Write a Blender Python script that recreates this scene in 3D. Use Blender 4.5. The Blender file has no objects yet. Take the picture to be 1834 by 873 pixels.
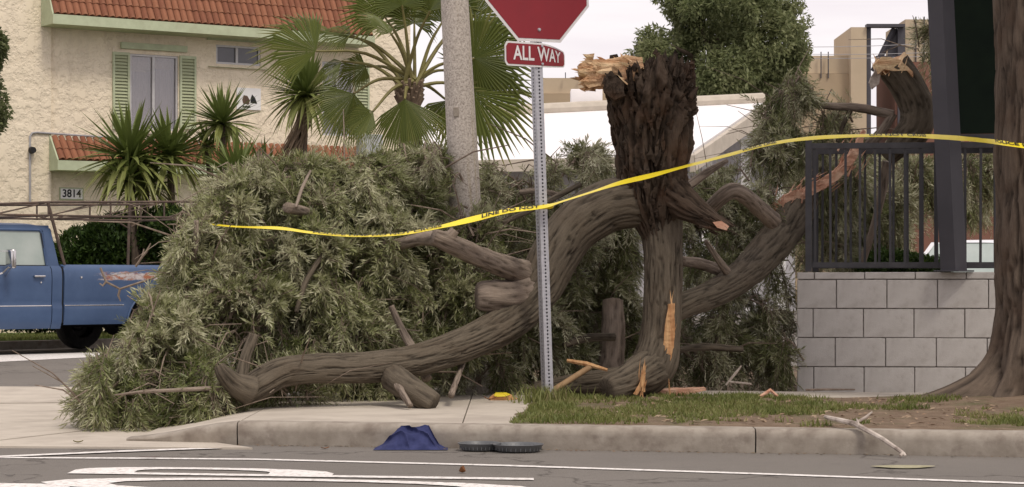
import bpy, bmesh, math, random
import numpy as np
from mathutils import Vector, Matrix, Euler
R = math.radians
rng = np.random.default_rng(7)
random.seed(7)
SC = bpy.context.scene
COL = SC.collection

# ------------------------------------------------------------------ camera, sky, sun, exposure
F = 4000.0                       # focal length in photograph pixels (1834 wide), horizon at row 500, eye 1 m
cam = bpy.data.cameras.new('camera'); cam_o = bpy.data.objects.new('camera', cam); COL.objects.link(cam_o)
cam.sensor_width = 36.0; cam.lens = F / 1834 * 36.0
cam.shift_y = 63.5 / 1834
cam_o.location = (0, 0, 1.0); cam_o.rotation_euler = (R(90), 0, 0)
cam.clip_start = 0.1; cam.clip_end = 2000
SC.camera = cam_o

SUN_EL, SUN_AZ = R(56), R(145)   # azimuth: direction the light comes from, clockwise from +Y
W = bpy.data.worlds.new('World'); SC.world = W; W.use_nodes = True
nt = W.node_tree; nt.nodes.clear()
w_out = nt.nodes.new('ShaderNodeOutputWorld'); w_bg = nt.nodes.new('ShaderNodeBackground')
sky = nt.nodes.new('ShaderNodeTexSky'); sky.sky_type = 'NISHITA'; sky.sun_disc = False
sky.sun_elevation = SUN_EL; sky.sun_rotation = SUN_AZ; sky.dust_density = 3.0
tc = nt.nodes.new('ShaderNodeTexCoord'); mp = nt.nodes.new('ShaderNodeMapping')
mp.inputs['Scale'].default_value = (2.2, 2.2, 16)
cn = nt.nodes.new('ShaderNodeTexNoise'); cn.inputs['Scale'].default_value = 2.2; cn.inputs['Detail'].default_value = 5
cr = nt.nodes.new('ShaderNodeValToRGB')
cr.color_ramp.elements[0].position = 0.32; cr.color_ramp.elements[0].color = (8.5, 7.65, 8.1, 1)
cr.color_ramp.elements[1].position = 0.68; cr.color_ramp.elements[1].color = (10.3, 9.75, 9.75, 1)
mx = nt.nodes.new('ShaderNodeMix'); mx.data_type = 'RGBA'; mx.inputs[0].default_value = 0.95
L = nt.links.new
L(tc.outputs['Generated'], mp.inputs['Vector']); L(mp.outputs[0], cn.inputs['Vector']); L(cn.outputs[0], cr.inputs[0])
L(sky.outputs[0], mx.inputs[6]); L(cr.outputs[0], mx.inputs[7]); L(mx.outputs[2], w_bg.inputs['Color'])
w_bg.inputs['Strength'].default_value = 0.088
L(w_bg.outputs[0], w_out.inputs[0])

sun = bpy.data.lights.new('sun', 'SUN'); sun.energy = 1.5; sun.angle = R(14); sun.color = (1.0, 0.92, 0.80)
sun_o = bpy.data.objects.new('sun', sun); COL.objects.link(sun_o)
sd = Vector((math.sin(SUN_AZ) * math.cos(SUN_EL), math.cos(SUN_AZ) * math.cos(SUN_EL), math.sin(SUN_EL)))
sun_o.rotation_euler = sd.to_track_quat('Z', 'Y').to_euler(); sun_o.location = (0, 0, 30)
SC.view_settings.view_transform = 'Standard'; SC.view_settings.look = 'None'
SC.view_settings.exposure = 0.28; SC.view_settings.gamma = 1.0; SC.view_settings.use_curve_mapping = False
SC.render.engine = 'CYCLES'; SC.cycles.use_denoising = True
SC.cycles.max_bounces = 6; SC.cycles.transparent_max_bounces = 8

# ------------------------------------------------------------------ helpers
def P(px, py, Y):
    """point of the place that stands Y metres away and is seen at photograph pixel (px, py)"""
    return Vector(((px - 917) * Y / F, Y, 1 + (500 - py) * Y / F))
def G(px, py, z=0.0):
    Y = F * (1 - z) / (py - 500)
    return Vector(((px - 917) * Y / F, Y, z))

def vnoise(p, seed=0):
    p = np.asarray(p, float); i = np.floor(p).astype(np.int64); f = p - i; f = f * f * (3 - 2 * f)
    def h(a, b, c):
        n = (a * 374761393 + b * 668265263 + c * 2147483647 + seed * 974634777) & 0xffffffff
        n = ((n ^ (n >> 13)) * 1274126177) & 0xffffffff
        return ((n ^ (n >> 16)) & 0xffff) / 65535.0
    x, y, z = i[..., 0], i[..., 1], i[..., 2]; fx, fy, fz = f[..., 0], f[..., 1], f[..., 2]
    def lx(b, c): return h(x, b, c) * (1 - fx) + h(x + 1, b, c) * fx
    return (lx(y, z) * (1 - fy) + lx(y + 1, z) * fy) * (1 - fz) + (lx(y, z + 1) * (1 - fy) + lx(y + 1, z + 1) * fy) * fz
def fbm(p, oct=4, seed=0):
    p = np.asarray(p, float); s = 0; a = 0.5; t = 0
    for o in range(oct):
        s = s + a * vnoise(p * 2 ** o, seed + o); t += a; a *= 0.5
    return s / t

def tag(o, label=None, cat=None, group=None, kind=None):
    if label: o['label'] = label
    if cat: o['category'] = cat
    if group: o['group'] = group
    if kind: o['kind'] = kind
    return o
def link(name, me, m=None, parent=None, smooth=False, loc=None, rot=None):
    if m is not None and not me.materials: me.materials.append(m)
    if smooth: me.polygons.foreach_set('use_smooth', np.ones(len(me.polygons), bool))
    o = bpy.data.objects.new(name, me); COL.objects.link(o)
    if parent is not None: o.parent = parent
    if loc is not None: o.location = loc
    if rot is not None: o.rotation_euler = rot
    return o
def empty(name, loc=(0, 0, 0), rz=0, label=None, cat=None, group=None):
    o = bpy.data.objects.new(name, None); COL.objects.link(o); o.empty_display_size = 0.1
    o.location = loc; o.rotation_euler = (0, 0, rz)
    return tag(o, label, cat, group)
def np_mesh(name, v, f):
    """v (n,3) array, f (m,k) array of equal-sized faces"""
    v = np.asarray(v, np.float32); f = np.asarray(f, np.int32)
    me = bpy.data.meshes.new(name); k = f.shape[1]
    me.vertices.add(len(v)); me.vertices.foreach_set('co', v.ravel())
    me.loops.add(f.size); me.loops.foreach_set('vertex_index', f.ravel())
    me.polygons.add(len(f)); me.polygons.foreach_set('loop_start', np.arange(0, f.size, k, dtype=np.int32))
    me.update(calc_edges=True); me.validate()
    return me
def attr(me, name, vals, t='FLOAT'):
    a = me.attributes.new(name, t, 'POINT')
    a.data.foreach_set('value' if t == 'FLOAT' else 'vector', np.asarray(vals, np.float32).ravel())

class MB:
    """collects shapes into one mesh"""
    def __init__(s): s.v = []; s.f = []
    def add(s, v, f):
        b = len(s.v); s.v += [tuple(x) for x in v]; s.f += [tuple(i + b for i in q) for q in f]; return s
    def box(s, c, d, rot=None):
        h = [x / 2 for x in d]; M = rot.to_matrix() if rot is not None else None
        vs = []
        for z in (-1, 1):
            for y in (-1, 1):
                for x in (-1, 1):
                    p = Vector((x * h[0], y * h[1], z * h[2]))
                    if M: p = M @ p
                    vs.append(p + Vector(c))
        return s.add(vs, [(0, 2, 3, 1), (4, 5, 7, 6), (0, 1, 5, 4), (2, 6, 7, 3), (0, 4, 6, 2), (1, 3, 7, 5)])
    def bbox(s, a, b):
        return s.box([(a[i] + b[i]) / 2 for i in range(3)], [abs(b[i] - a[i]) for i in range(3)])
    def rbox(s, c, d, r=0.01, seg=2, rot=None):
        bm = bmesh.new(); bmesh.ops.create_cube(bm, size=1)
        for v in bm.verts: v.co = Vector((v.co.x * d[0], v.co.y * d[1], v.co.z * d[2]))
        bmesh.ops.bevel(bm, geom=bm.edges[:], offset=min(r, min(d) * 0.48), segments=seg, profile=0.6, affect='EDGES')
        M = rot.to_matrix() if rot is not None else Matrix.Identity(3)
        bm.verts.index_update()
        s.add([M @ v.co + Vector(c) for v in bm.verts], [[v.index for v in f.verts] for f in bm.faces]); bm.free(); return s
    def tube(s, pts, rad, n=8, cap=True):
        pts = [Vector(p) for p in pts]
        if not hasattr(rad, '__len__'): rad = [rad] * len(pts)
        t0 = (pts[1] - pts[0]).normalized(); up = Vector((0, 0, 1)) if abs(t0.z) < 0.9 else Vector((1, 0, 0))
        a = t0.cross(up).normalized(); vs = []
        for i, p in enumerate(pts):
            t = (pts[min(i + 1, len(pts) - 1)] - pts[max(i - 1, 0)]).normalized()
            a = (a - t * a.dot(t)).normalized(); b = t.cross(a)
            for k in range(n):
                an = 2 * math.pi * k / n
                vs.append(p + (a * math.cos(an) + b * math.sin(an)) * rad[i])
        fs = [(i * n + k, i * n + (k + 1) % n, (i + 1) * n + (k + 1) % n, (i + 1) * n + k) for i in range(len(pts) - 1) for k in range(n)]
        if cap: fs += [tuple(range(n - 1, -1, -1)), tuple((len(pts) - 1) * n + k for k in range(n))]
        return s.add(vs, fs)
    def lathe(s, prof, n=24, c=(0, 0, 0), axis='z'):
        vs = []
        for r, z in prof:
            for k in range(n):
                a = 2 * math.pi * k / n; x, y = r * math.cos(a), r * math.sin(a)
                q = (x, y, z) if axis == 'z' else (x, z, y)
                vs.append((q[0] + c[0], q[1] + c[1], q[2] + c[2]))
        fs = [(i * n + k, i * n + (k + 1) % n, (i + 1) * n + (k + 1) % n, (i + 1) * n + k) for i in range(len(prof) - 1) for k in range(n)]
        return s.add(vs, fs)
    def prism(s, poly, a, b):
        """closed polygon given as points, extruded by vector b-a"""
        n = len(poly); d = Vector(b) - Vector(a)
        vs = [Vector(p) for p in poly] + [Vector(p) + d for p in poly]
        return s.add(vs, [tuple(range(n - 1, -1, -1)), tuple(range(n, 2 * n))] + [(i, (i + 1) % n, n + (i + 1) % n, n + i) for i in range(n)])
    def grid(s, fn, nu, nv):
        vs = [fn(i / nu, j / nv) for i in range(nu + 1) for j in range(nv + 1)]
        return s.add(vs, [(i * (nv + 1) + j, (i + 1) * (nv + 1) + j, (i + 1) * (nv + 1) + j + 1, i * (nv + 1) + j + 1) for i in range(nu) for j in range(nv)])
    def mesh(s, name='m'):
        me = bpy.data.meshes.new(name); me.from_pydata([tuple(v) for v in s.v], [], s.f); me.update(); return me
    def build(s, name, m=None, parent=None, smooth=False, loc=None, rot=None):
        me = s.mesh(name)
        bm = bmesh.new(); bm.from_mesh(me); bmesh.ops.recalc_face_normals(bm, faces=bm.faces); bm.to_mesh(me); bm.free()
        o = link(name, me, m, parent, False, loc, rot)
        if smooth:
            me.polygons.foreach_set('use_smooth', np.ones(len(me.polygons), bool))
            try: me.set_sharp_from_angle(angle=R(40))
            except Exception: pass
        return o

def text_mesh(body, size=1.0, offset=0.0, align='CENTER'):
    cu = bpy.data.curves.new('lettering', 'FONT'); cu.body = body; cu.size = size; cu.offset = offset
    cu.align_x = align; cu.align_y = 'CENTER'; cu.resolution_u = 4
    o = bpy.data.objects.new('lettering', cu); COL.objects.link(o)
    bpy.context.view_layer.update()
    me = bpy.data.meshes.new_from_object(o.evaluated_get(bpy.context.evaluated_depsgraph_get()))
    bpy.data.objects.remove(o); bpy.data.curves.remove(cu)
    v = np.empty(len(me.vertices) * 3, np.float32); me.vertices.foreach_get('co', v); v = v.reshape(-1, 3)
    fs = [tuple(p.vertices) for p in me.polygons]; bpy.data.meshes.remove(me)
    return v, fs

# ------------------------------------------------------------------ materials
def node_mat(name):
    m = bpy.data.materials.new(name); m.use_nodes = True; t = m.node_tree
    b = t.nodes['Principled BSDF']; return m, t, b
def noise(t, vec, scale, detail=5, rough=0.55, stretch=None):
    if stretch:
        q = t.nodes.new('ShaderNodeMapping'); q.inputs['Scale'].default_value = stretch; t.links.new(vec, q.inputs['Vector']); vec = q.outputs[0]
    n = t.nodes.new('ShaderNodeTexNoise'); n.inputs['Scale'].default_value = scale; n.inputs['Detail'].default_value = detail
    n.inputs['Roughness'].default_value = rough; t.links.new(vec, n.inputs['Vector']); return n.outputs[0]
def ramp(t, fac, stops):
    r = t.nodes.new('ShaderNodeValToRGB'); e = r.color_ramp.elements
    while len(e) < len(stops): e.new(0.5)
    for k, (p, c) in enumerate(stops): e[k].position = p; e[k].color = (*c, 1) if len(c) == 3 else c
    t.links.new(fac, r.inputs[0]); return r.outputs[0]
def mixc(t, fac, a, b, mode='MIX'):
    m = t.nodes.new('ShaderNodeMix'); m.data_type = 'RGBA'; m.blend_type = mode
    for i, x in ((0, fac), (6, a), (7, b)):
        if isinstance(x, (int, float)): m.inputs[i].default_value = x
        elif isinstance(x, tuple): m.inputs[i].default_value = (*x, 1)
        else: t.links.new(x, m.inputs[i])
    return m.outputs[2]
def bump(t, b, h, strength=0.5, dist=0.01, prev=None):
    n = t.nodes.new('ShaderNodeBump'); n.inputs['Strength'].default_value = strength; n.inputs['Distance'].default_value = dist
    t.links.new(h, n.inputs['Height'])
    if prev: t.links.new(prev, n.inputs['Normal'])
    t.links.new(n.outputs[0], b.inputs['Normal']); return n.outputs[0]
def mat(name, c1, c2=None, scale=6, rough=0.8, metal=0, bmp=0, bscale=None, bdist=0.006, spec=0.3, stretch=None, c3=None, scale3=1.5, amt3=0.6, lo=0.35, hi=0.65):
    m, t, b = node_mat(name); b.inputs['Roughness'].default_value = rough; b.inputs['Metallic'].default_value = metal
    b.inputs['Specular IOR Level'].default_value = spec
    vec = t.nodes.new('ShaderNodeTexCoord').outputs['Object']
    if c2 is None: c2 = tuple(x * 0.85 for x in c1)
    n = noise(t, vec, scale, 6, 0.6, stretch); col = ramp(t, n, [(lo, c1), (hi, c2)])
    if c3 is not None:
        n3 = noise(t, vec, scale3, 4, 0.6)
        f3 = ramp(t, n3, [(0.5, (0, 0, 0)), (0.68, (amt3,) * 3)]); col = mixc(t, f3, col, c3)
    t.links.new(col, b.inputs['Base Color'])
    if bmp: bump(t, b, noise(t, vec, bscale or scale * 4, 6, 0.65, stretch), bmp, bdist)
    return m

def bark_mat(name, dark, light, warm=None, fs=60.0, bmp=0.9):
    m, t, b = node_mat(name); b.inputs['Roughness'].default_value = 0.9; b.inputs['Specular IOR Level'].default_value = 0.2
    a = t.nodes.new('ShaderNodeAttribute'); a.attribute_name = 'bark'; vec = a.outputs['Vector']
    n = noise(t, vec, fs, 6, 0.66, (1, 1, 0.12)); fine = noise(t, vec, fs * 3.0, 5, 0.65, (1, 1, 0.30)); big = noise(t, vec, 3.0, 4, 0.6)
    cav = t.nodes.new('ShaderNodeAttribute'); cav.attribute_name = 'relief'
    k = t.nodes.new('ShaderNodeMath'); k.operation = 'MULTIPLY_ADD'; k.inputs[1].default_value = 0.32; k.inputs[2].default_value = 0.08
    t.links.new(cav.outputs['Fac'], k.inputs[0])
    k2 = t.nodes.new('ShaderNodeMath'); k2.operation = 'MULTIPLY_ADD'; k2.inputs[1].default_value = 0.6; t.links.new(n, k2.inputs[0]); t.links.new(k.outputs[0], k2.inputs[2])
    col = ramp(t, k2.outputs[0], [(0.34, dark), (0.80, light)])
    if warm is not None: col = mixc(t, ramp(t, big, [(0.5, (0, 0, 0)), (0.68, (0.7,) * 3)]), col, warm)
    col = mixc(t, ramp(t, fine, [(0.3, (0.25,) * 3), (0.5, (0, 0, 0))]), col, tuple(x * 0.6 for x in dark))
    t.links.new(col, b.inputs['Base Color'])
    p = bump(t, b, n, bmp, 0.012); bump(t, b, fine, bmp * 0.6, 0.006, p)
    return m

def leaf_mat(name, stops, rough=0.45, trans=0.25, spec=0.4):
    m, t, b = node_mat(name); b.inputs['Roughness'].default_value = rough; b.inputs['Specular IOR Level'].default_value = spec
    a = t.nodes.new('ShaderNodeAttribute'); a.attribute_name = 'tone'
    col = ramp(t, a.outputs['Fac'], stops); t.links.new(col, b.inputs['Base Color'])
    tr = t.nodes.new('ShaderNodeBsdfTranslucent'); t.links.new(col, tr.inputs['Color'])
    ms = t.nodes.new('ShaderNodeMixShader'); ms.inputs[0].default_value = trans
    t.links.new(b.outputs[0], ms.inputs[1]); t.links.new(tr.outputs[0], ms.inputs[2])
    t.links.new(ms.outputs[0], t.nodes['Material Output'].inputs['Surface']); return m

M = {}
def asphalt():
    m, t, b = node_mat('asphalt'); b.inputs['Roughness'].default_value = 0.9; b.inputs['Specular IOR Level'].default_value = 0.2
    vec = t.nodes.new('ShaderNodeTexCoord').outputs['Object']
    big = noise(t, vec, 0.7, 5, 0.6); fine = noise(t, vec, 160, 3, 0.7); mid = noise(t, vec, 9, 5, 0.65)
    col = ramp(t, big, [(0.3, (0.150, 0.131, 0.110)), (0.7, (0.205, 0.181, 0.153))])
    col = mixc(t, 0.55, col, ramp(t, fine, [(0.3, (0.07, 0.065, 0.06)), (0.7, (0.30, 0.28, 0.26))]))
    col = mixc(t, ramp(t, mid, [(0.55, (0, 0, 0)), (0.75, (0.35,) * 3)]), col, (0.10, 0.09, 0.08))
    vo = t.nodes.new('ShaderNodeTexVoronoi'); vo.feature = 'DISTANCE_TO_EDGE'; vo.inputs['Scale'].default_value = 0.45
    wv = t.nodes.new('ShaderNodeVectorMath'); wv.operation = 'ADD'; nw = t.nodes.new('ShaderNodeTexNoise'); nw.inputs['Scale'].default_value = 2.5; nw.inputs['Detail'].default_value = 5
    t.links.new(vec, nw.inputs['Vector']); t.links.new(vec, wv.inputs[0]); t.links.new(nw.outputs['Color'], wv.inputs[1]); t.links.new(wv.outputs[0], vo.inputs['Vector'])
    col = mixc(t, ramp(t, vo.outputs[0], [(0.0, (0.7,) * 3), (0.012, (0, 0, 0))]), col, (0.055, 0.048, 0.042))
    col = mixc(t, ramp(t, noise(t, vec, 420, 2, 0.6), [(0.62, (0, 0, 0)), (0.72, (0.5,) * 3)]), col, (0.36, 0.32, 0.275))
    t.links.new(col, b.inputs['Base Color']); bump(t, b, fine, 0.7, 0.005); return m
M['asphalt'] = asphalt()
M['concrete'] = mat('concrete', (0.53, 0.475, 0.40), (0.45, 0.40, 0.335), 3, 0.9, bmp=0.3, bscale=90, bdist=0.002, c3=(0.33, 0.285, 0.24), scale3=2.3, amt3=0.55)
M['kerb'] = mat('kerb_concrete', (0.36, 0.32, 0.27), (0.26, 0.225, 0.185), 8, 0.92, bmp=0.5, bscale=70, bdist=0.003, c3=(0.17, 0.135, 0.11), scale3=9, amt3=0.6)
M['paint'] = mat('road_paint', (0.86, 0.83, 0.80), (0.74, 0.70, 0.66), 14, 0.75, c3=(0.30, 0.27, 0.24), scale3=30, amt3=0.75)
M['soil'] = mat('soil', (0.155, 0.105, 0.07), (0.24, 0.175, 0.12), 7, 0.95, bmp=0.9, bscale=40, bdist=0.02, c3=(0.10, 0.11, 0.045), scale3=3.0, amt3=0.7)
M['lawn'] = mat('lawn', (0.10, 0.16, 0.03), (0.15, 0.21, 0.05), 3, 0.95, bmp=0.7, bscale=40, bdist=0.03)
M['block'] = mat('painted_block', (0.56, 0.535, 0.505), (0.50, 0.475, 0.445), 7, 0.85, bmp=0.6, bscale=140, bdist=0.004, c3=(0.40, 0.37, 0.34), scale3=11, amt3=0.5)
M['mortar'] = mat('mortar', (0.13, 0.115, 0.10), (0.30, 0.28, 0.26), 20, 0.95)
M['iron'] = mat('dark_painted_iron', (0.035, 0.034, 0.038), (0.055, 0.053, 0.058), 12, 0.5, spec=0.5)
M['iron_post'] = mat('charcoal_paint', (0.055, 0.053, 0.062), (0.068, 0.065, 0.075), 3, 0.55, spec=0.4)
M['screen'] = mat('dark_green_screen', (0.004, 0.010, 0.006), (0.007, 0.015, 0.008), 5, 0.7, spec=0.15)
M['stucco'] = None
def stucco():
    m, t, b = node_mat('stucco'); b.inputs['Roughness'].default_value = 0.95; b.inputs['Specular IOR Level'].default_value = 0.15
    vec = t.nodes.new('ShaderNodeTexCoord').outputs['Object']
    big = noise(t, vec, 0.8, 5, 0.6); lace = noise(t, vec, 7, 6, 0.62); st = noise(t, vec, 2.2, 5, 0.6, (1, 1, 0.25))
    col = ramp(t, big, [(0.3, (0.87, 0.765, 0.60)), (0.7, (0.80, 0.695, 0.535))])
    col = mixc(t, ramp(t, lace, [(0.30, (0.4,) * 3), (0.42, (0, 0, 0))]), col, (0.60, 0.49, 0.36))
    col = mixc(t, ramp(t, st, [(0.55, (0, 0, 0)), (0.8, (0.5,) * 3)]), col, (0.47, 0.40, 0.32))
    t.links.new(col, b.inputs['Base Color'])
    h = ramp(t, lace, [(0.38, (0, 0, 0)), (0.55, (1, 1, 1))]); bump(t, b, h, 0.7, 0.02); return m
M['stucco'] = stucco()
M['tile'] = mat('clay_tile', (0.30, 0.125, 0.068), (0.22, 0.092, 0.052), 5, 0.8, bmp=0.3, bscale=40, c3=(0.37, 0.18, 0.10), scale3=3, amt3=0.6)
M['tile2'] = mat('clay_tile_dark', (0.235, 0.09, 0.05), (0.17, 0.07, 0.04), 5, 0.8, bmp=0.3, bscale=40, c3=(0.33, 0.15, 0.085), scale3=4, amt3=0.6)
M['mint'] = mat('pale_green_paint', (0.50, 0.55, 0.38), (0.43, 0.475, 0.32), 6, 0.7, c3=(0.36, 0.36, 0.25), scale3=4, amt3=0.4)
M['slat'] = mat('pale_green_slat', (0.42, 0.45, 0.29), (0.36, 0.39, 0.25), 8, 0.7)
M['alu'] = mat('window_aluminium', (0.55, 0.54, 0.54), (0.48, 0.47, 0.47), 10, 0.45, metal=0.3)
M['glass'] = mat('window_glass', (0.055, 0.055, 0.065), (0.075, 0.075, 0.085), 2, 0.08, spec=0.8)
M['curtain'] = mat('curtain', (0.72, 0.66, 0.60), (0.58, 0.53, 0.49), 14, 0.9, stretch=(6, 6, 0.2))
M['white'] = mat('white_paint', (0.80, 0.79, 0.78), (0.74, 0.73, 0.72), 4, 0.6)
M['whiteroof'] = mat('white_roof_coating', (0.86, 0.83, 0.83), (0.80, 0.78, 0.78), 1.2, 0.7)
M['cream'] = mat('cream_trim', (0.55, 0.49, 0.41), (0.46, 0.41, 0.34), 3, 0.8)
M['greywall'] = mat('grey_wall', (0.40, 0.39, 0.40), (0.34, 0.33, 0.34), 3, 0.85)
M['black'] = mat('black', (0.012, 0.012, 0.013), (0.02, 0.02, 0.021), 10, 0.6)
M['rubber'] = mat('tyre_rubber', (0.018, 0.017, 0.016), (0.03, 0.028, 0.026), 14, 0.85)
M['chrome'] = mat('chrome', (0.75, 0.74, 0.73), (0.6, 0.59, 0.58), 10, 0.18, metal=1.0)
M['galv'] = mat('galvanised_steel', (0.50, 0.50, 0.53), (0.40, 0.40, 0.43), 30, 0.5, metal=0.45, spec=0.5)
M['red'] = mat('sign_red', (0.245, 0.008, 0.016), (0.21, 0.008, 0.015), 3, 0.38, spec=0.5)
M['signwhite'] = mat('sign_white', (0.74, 0.72, 0.72), (0.66, 0.64, 0.64), 8, 0.45)
M['tape'] = mat('yellow_tape', (0.86, 0.70, 0.03), (0.80, 0.63, 0.03), 9, 0.4, spec=0.5)
M['tapeblack'] = mat('tape_print', (0.02, 0.018, 0.012), (0.03, 0.027, 0.02), 20, 0.5)
M['bark'] = bark_mat('bark', (0.032, 0.026, 0.019), (0.158, 0.130, 0.096), (0.105, 0.080, 0.056))
M['stump'] = bark_mat('stump_bark', (0.014, 0.010, 0.007), (0.098, 0.070, 0.050), (0.070, 0.036, 0.020), fs=48, bmp=1.0)
M['bark_grey'] = bark_mat('bark_grey_limb', (0.070, 0.053, 0.041), (0.33, 0.268, 0.215), (0.22, 0.165, 0.125), fs=60)
M['bark_right'] = bark_mat('bark_street_tree', (0.034, 0.026, 0.020), (0.160, 0.122, 0.092), (0.10, 0.068, 0.048), fs=42, bmp=1.0)
M['twig'] = mat('twig', (0.30, 0.24, 0.19), (0.16, 0.12, 0.09), 20, 0.9)
M['deadwood'] = mat('dead_branch', (0.56, 0.50, 0.44), (0.34, 0.28, 0.24), 14, 0.85, c3=(0.10, 0.07, 0.055), scale3=12, amt3=0.8)
M['splint'] = mat('fresh_wood', (0.64, 0.40, 0.20), (0.44, 0.215, 0.095), 10, 0.85, stretch=(3, 3, 0.5), bmp=0.8, bscale=30, bdist=0.01)
M['pinkwood'] = mat('pink_broken_wood', (0.66, 0.40, 0.28), (0.46, 0.225, 0.145), 9, 0.85, stretch=(1, 1, 3), bmp=0.8, bscale=40, bdist=0.01, c3=(0.78, 0.58, 0.42), scale3=8, amt3=0.7)
M['palewood'] = mat('pale_broken_wood', (0.86, 0.66, 0.40), (0.60, 0.34, 0.18), 7, 0.85, stretch=(0.6, 1, 3), bmp=0.9, bscale=24, bdist=0.015, c3=(0.36, 0.15, 0.08), scale3=5, amt3=0.7)
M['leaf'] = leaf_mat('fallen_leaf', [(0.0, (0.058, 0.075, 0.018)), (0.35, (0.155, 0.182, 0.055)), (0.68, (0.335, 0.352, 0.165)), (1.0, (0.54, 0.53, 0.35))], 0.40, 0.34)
M['leaf2'] = leaf_mat('fallen_leaf_shadeside', [(0.0, (0.045, 0.066, 0.018)), (0.4, (0.135, 0.160, 0.050)), (0.75, (0.29, 0.30, 0.145)), (1.0, (0.56, 0.55, 0.38))], 0.40, 0.32)  # copy of the leaf colours with shade put into the lower stops
M['treeleaf'] = leaf_mat('tree_leaf', [(0.0, (0.085, 0.110, 0.040)), (0.6, (0.19, 0.215, 0.095)), (1.0, (0.27, 0.285, 0.14))], 0.6, 0.45)  # stops lightened so the background tree's haze is in the leaf colour
M['hedge'] = leaf_mat('hedge_leaf', [(0.0, (0.018, 0.040, 0.008)), (0.6, (0.05, 0.095, 0.016)), (1.0, (0.10, 0.155, 0.03))], 0.6, 0.2)
M['yucca'] = leaf_mat('yucca_leaf', [(0.0, (0.055, 0.090, 0.020)), (0.6, (0.135, 0.175, 0.042)), (1.0, (0.30, 0.31, 0.10))], 0.45, 0.15)
M['palm'] = leaf_mat('palm_leaf', [(0.0, (0.050, 0.078, 0.014)), (0.6, (0.125, 0.150, 0.030)), (1.0, (0.30, 0.27, 0.10))], 0.45, 0.3)
M['petiole'] = mat('petiole', (0.19, 0.17, 0.055), (0.13, 0.11, 0.04), 6, 0.6)
M['deadleaf'] = mat('dead_leaf_skirt', (0.22, 0.165, 0.115), (0.13, 0.09, 0.06), 9, 0.9)
M['grass'] = leaf_mat('grass_blade', [(0.0, (0.085, 0.112, 0.024)), (0.5, (0.165, 0.190, 0.050)), (0.8, (0.245, 0.245, 0.088)), (1.0, (0.33, 0.27, 0.15))], 0.6, 0.3)
def aggregate():
    m, t, b = node_mat('exposed_aggregate'); b.inputs['Roughness'].default_value = 0.9
    vec = t.nodes.new('ShaderNodeTexCoord').outputs['Object']
    f = noise(t, vec, 70, 3, 0.7); big = noise(t, vec, 2, 4, 0.6, (1, 1, 0.3)); st = noise(t, vec, 9, 4, 0.5, (1, 1, 0.03))
    col = ramp(t, f, [(0.35, (0.27, 0.235, 0.205)), (0.5, (0.47, 0.42, 0.37)), (0.65, (0.60, 0.545, 0.49))])
    col = mixc(t, ramp(t, big, [(0.5, (0, 0, 0)), (0.75, (0.4,) * 3)]), col, (0.30, 0.25, 0.20))
    col = mixc(t, ramp(t, st, [(0.60, (0, 0, 0)), (0.70, (0.55,) * 3)]), col, (0.34, 0.27, 0.12))
    t.links.new(col, b.inputs['Base Color']); bump(t, b, f, 0.5, 0.005); return m
M['aggregate'] = aggregate()
def truck_paint():
    m, t, b = node_mat('faded_blue_paint'); b.inputs['Roughness'].default_value = 0.42; b.inputs['Specular IOR Level'].default_value = 0.45
    vec = t.nodes.new('ShaderNodeTexCoord').outputs['Object']
    big = noise(t, vec, 2.2, 5, 0.6); sp = noise(t, vec, 12, 5, 0.65)
    col = ramp(t, big, [(0.3, (0.042, 0.078, 0.165)), (0.7, (0.066, 0.112, 0.215))])
    col = mixc(t, ramp(t, sp, [(0.6, (0, 0, 0)), (0.78, (0.45,) * 3)]), col, (0.10, 0.145, 0.25))
    # worn patch on the bed side: the paint is gone down to primer and rust between u 0.45 and 1.9 m, 0.98 to 1.12 m high
    s = t.nodes.new('ShaderNodeSeparateXYZ'); t.links.new(vec, s.inputs[0])
    def band(o, c, hw):
        a = t.nodes.new('ShaderNodeMath'); a.operation = 'SUBTRACT'; t.links.new(o, a.inputs[0]); a.inputs[1].default_value = c
        a2 = t.nodes.new('ShaderNodeMath'); a2.operation = 'ABSOLUTE'; t.links.new(a.outputs[0], a2.inputs[0])
        q = t.nodes.new('ShaderNodeMath'); q.operation = 'DIVIDE'; t.links.new(a2.outputs[0], q.inputs[0]); q.inputs[1].default_value = hw
        return q.outputs[0]
    mxm = t.nodes.new('ShaderNodeMath'); mxm.operation = 'MAXIMUM'
    t.links.new(band(s.outputs['X'], 1.25, 0.95), mxm.inputs[0]); t.links.new(band(s.outputs['Z'], 1.035, 0.085), mxm.inputs[1])
    nz = noise(t, vec, 6, 8, 0.8, (0.6, 1, 4)); ad = t.nodes.new('ShaderNodeMath'); ad.operation = 'MULTIPLY_ADD'
    t.links.new(nz, ad.inputs[0]); ad.inputs[1].default_value = 1.7; t.links.new(mxm.outputs[0], ad.inputs[2])
    f = ramp(t, ad.outputs[0], [(0.0, (1, 1, 1)), (0.999, (0, 0, 0))])
    rmp = t.nodes.new('ShaderNodeMapRange'); rmp.inputs[1].default_value = 1.50; rmp.inputs[2].default_value = 1.38; t.links.new(ad.outputs[0], rmp.inputs[0])
    rust = ramp(t, noise(t, vec, 6, 6, 0.75, (1, 1, 2)), [(0.44, (0.50, 0.46, 0.46)), (0.50, (0.36, 0.30, 0.29)), (0.56, (0.33, 0.12, 0.06))])
    col = mixc(t, rmp.outputs[0], col, rust)
    t.links.new(col, b.inputs['Base Color']); return m
M['truck'] = truck_paint()

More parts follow.
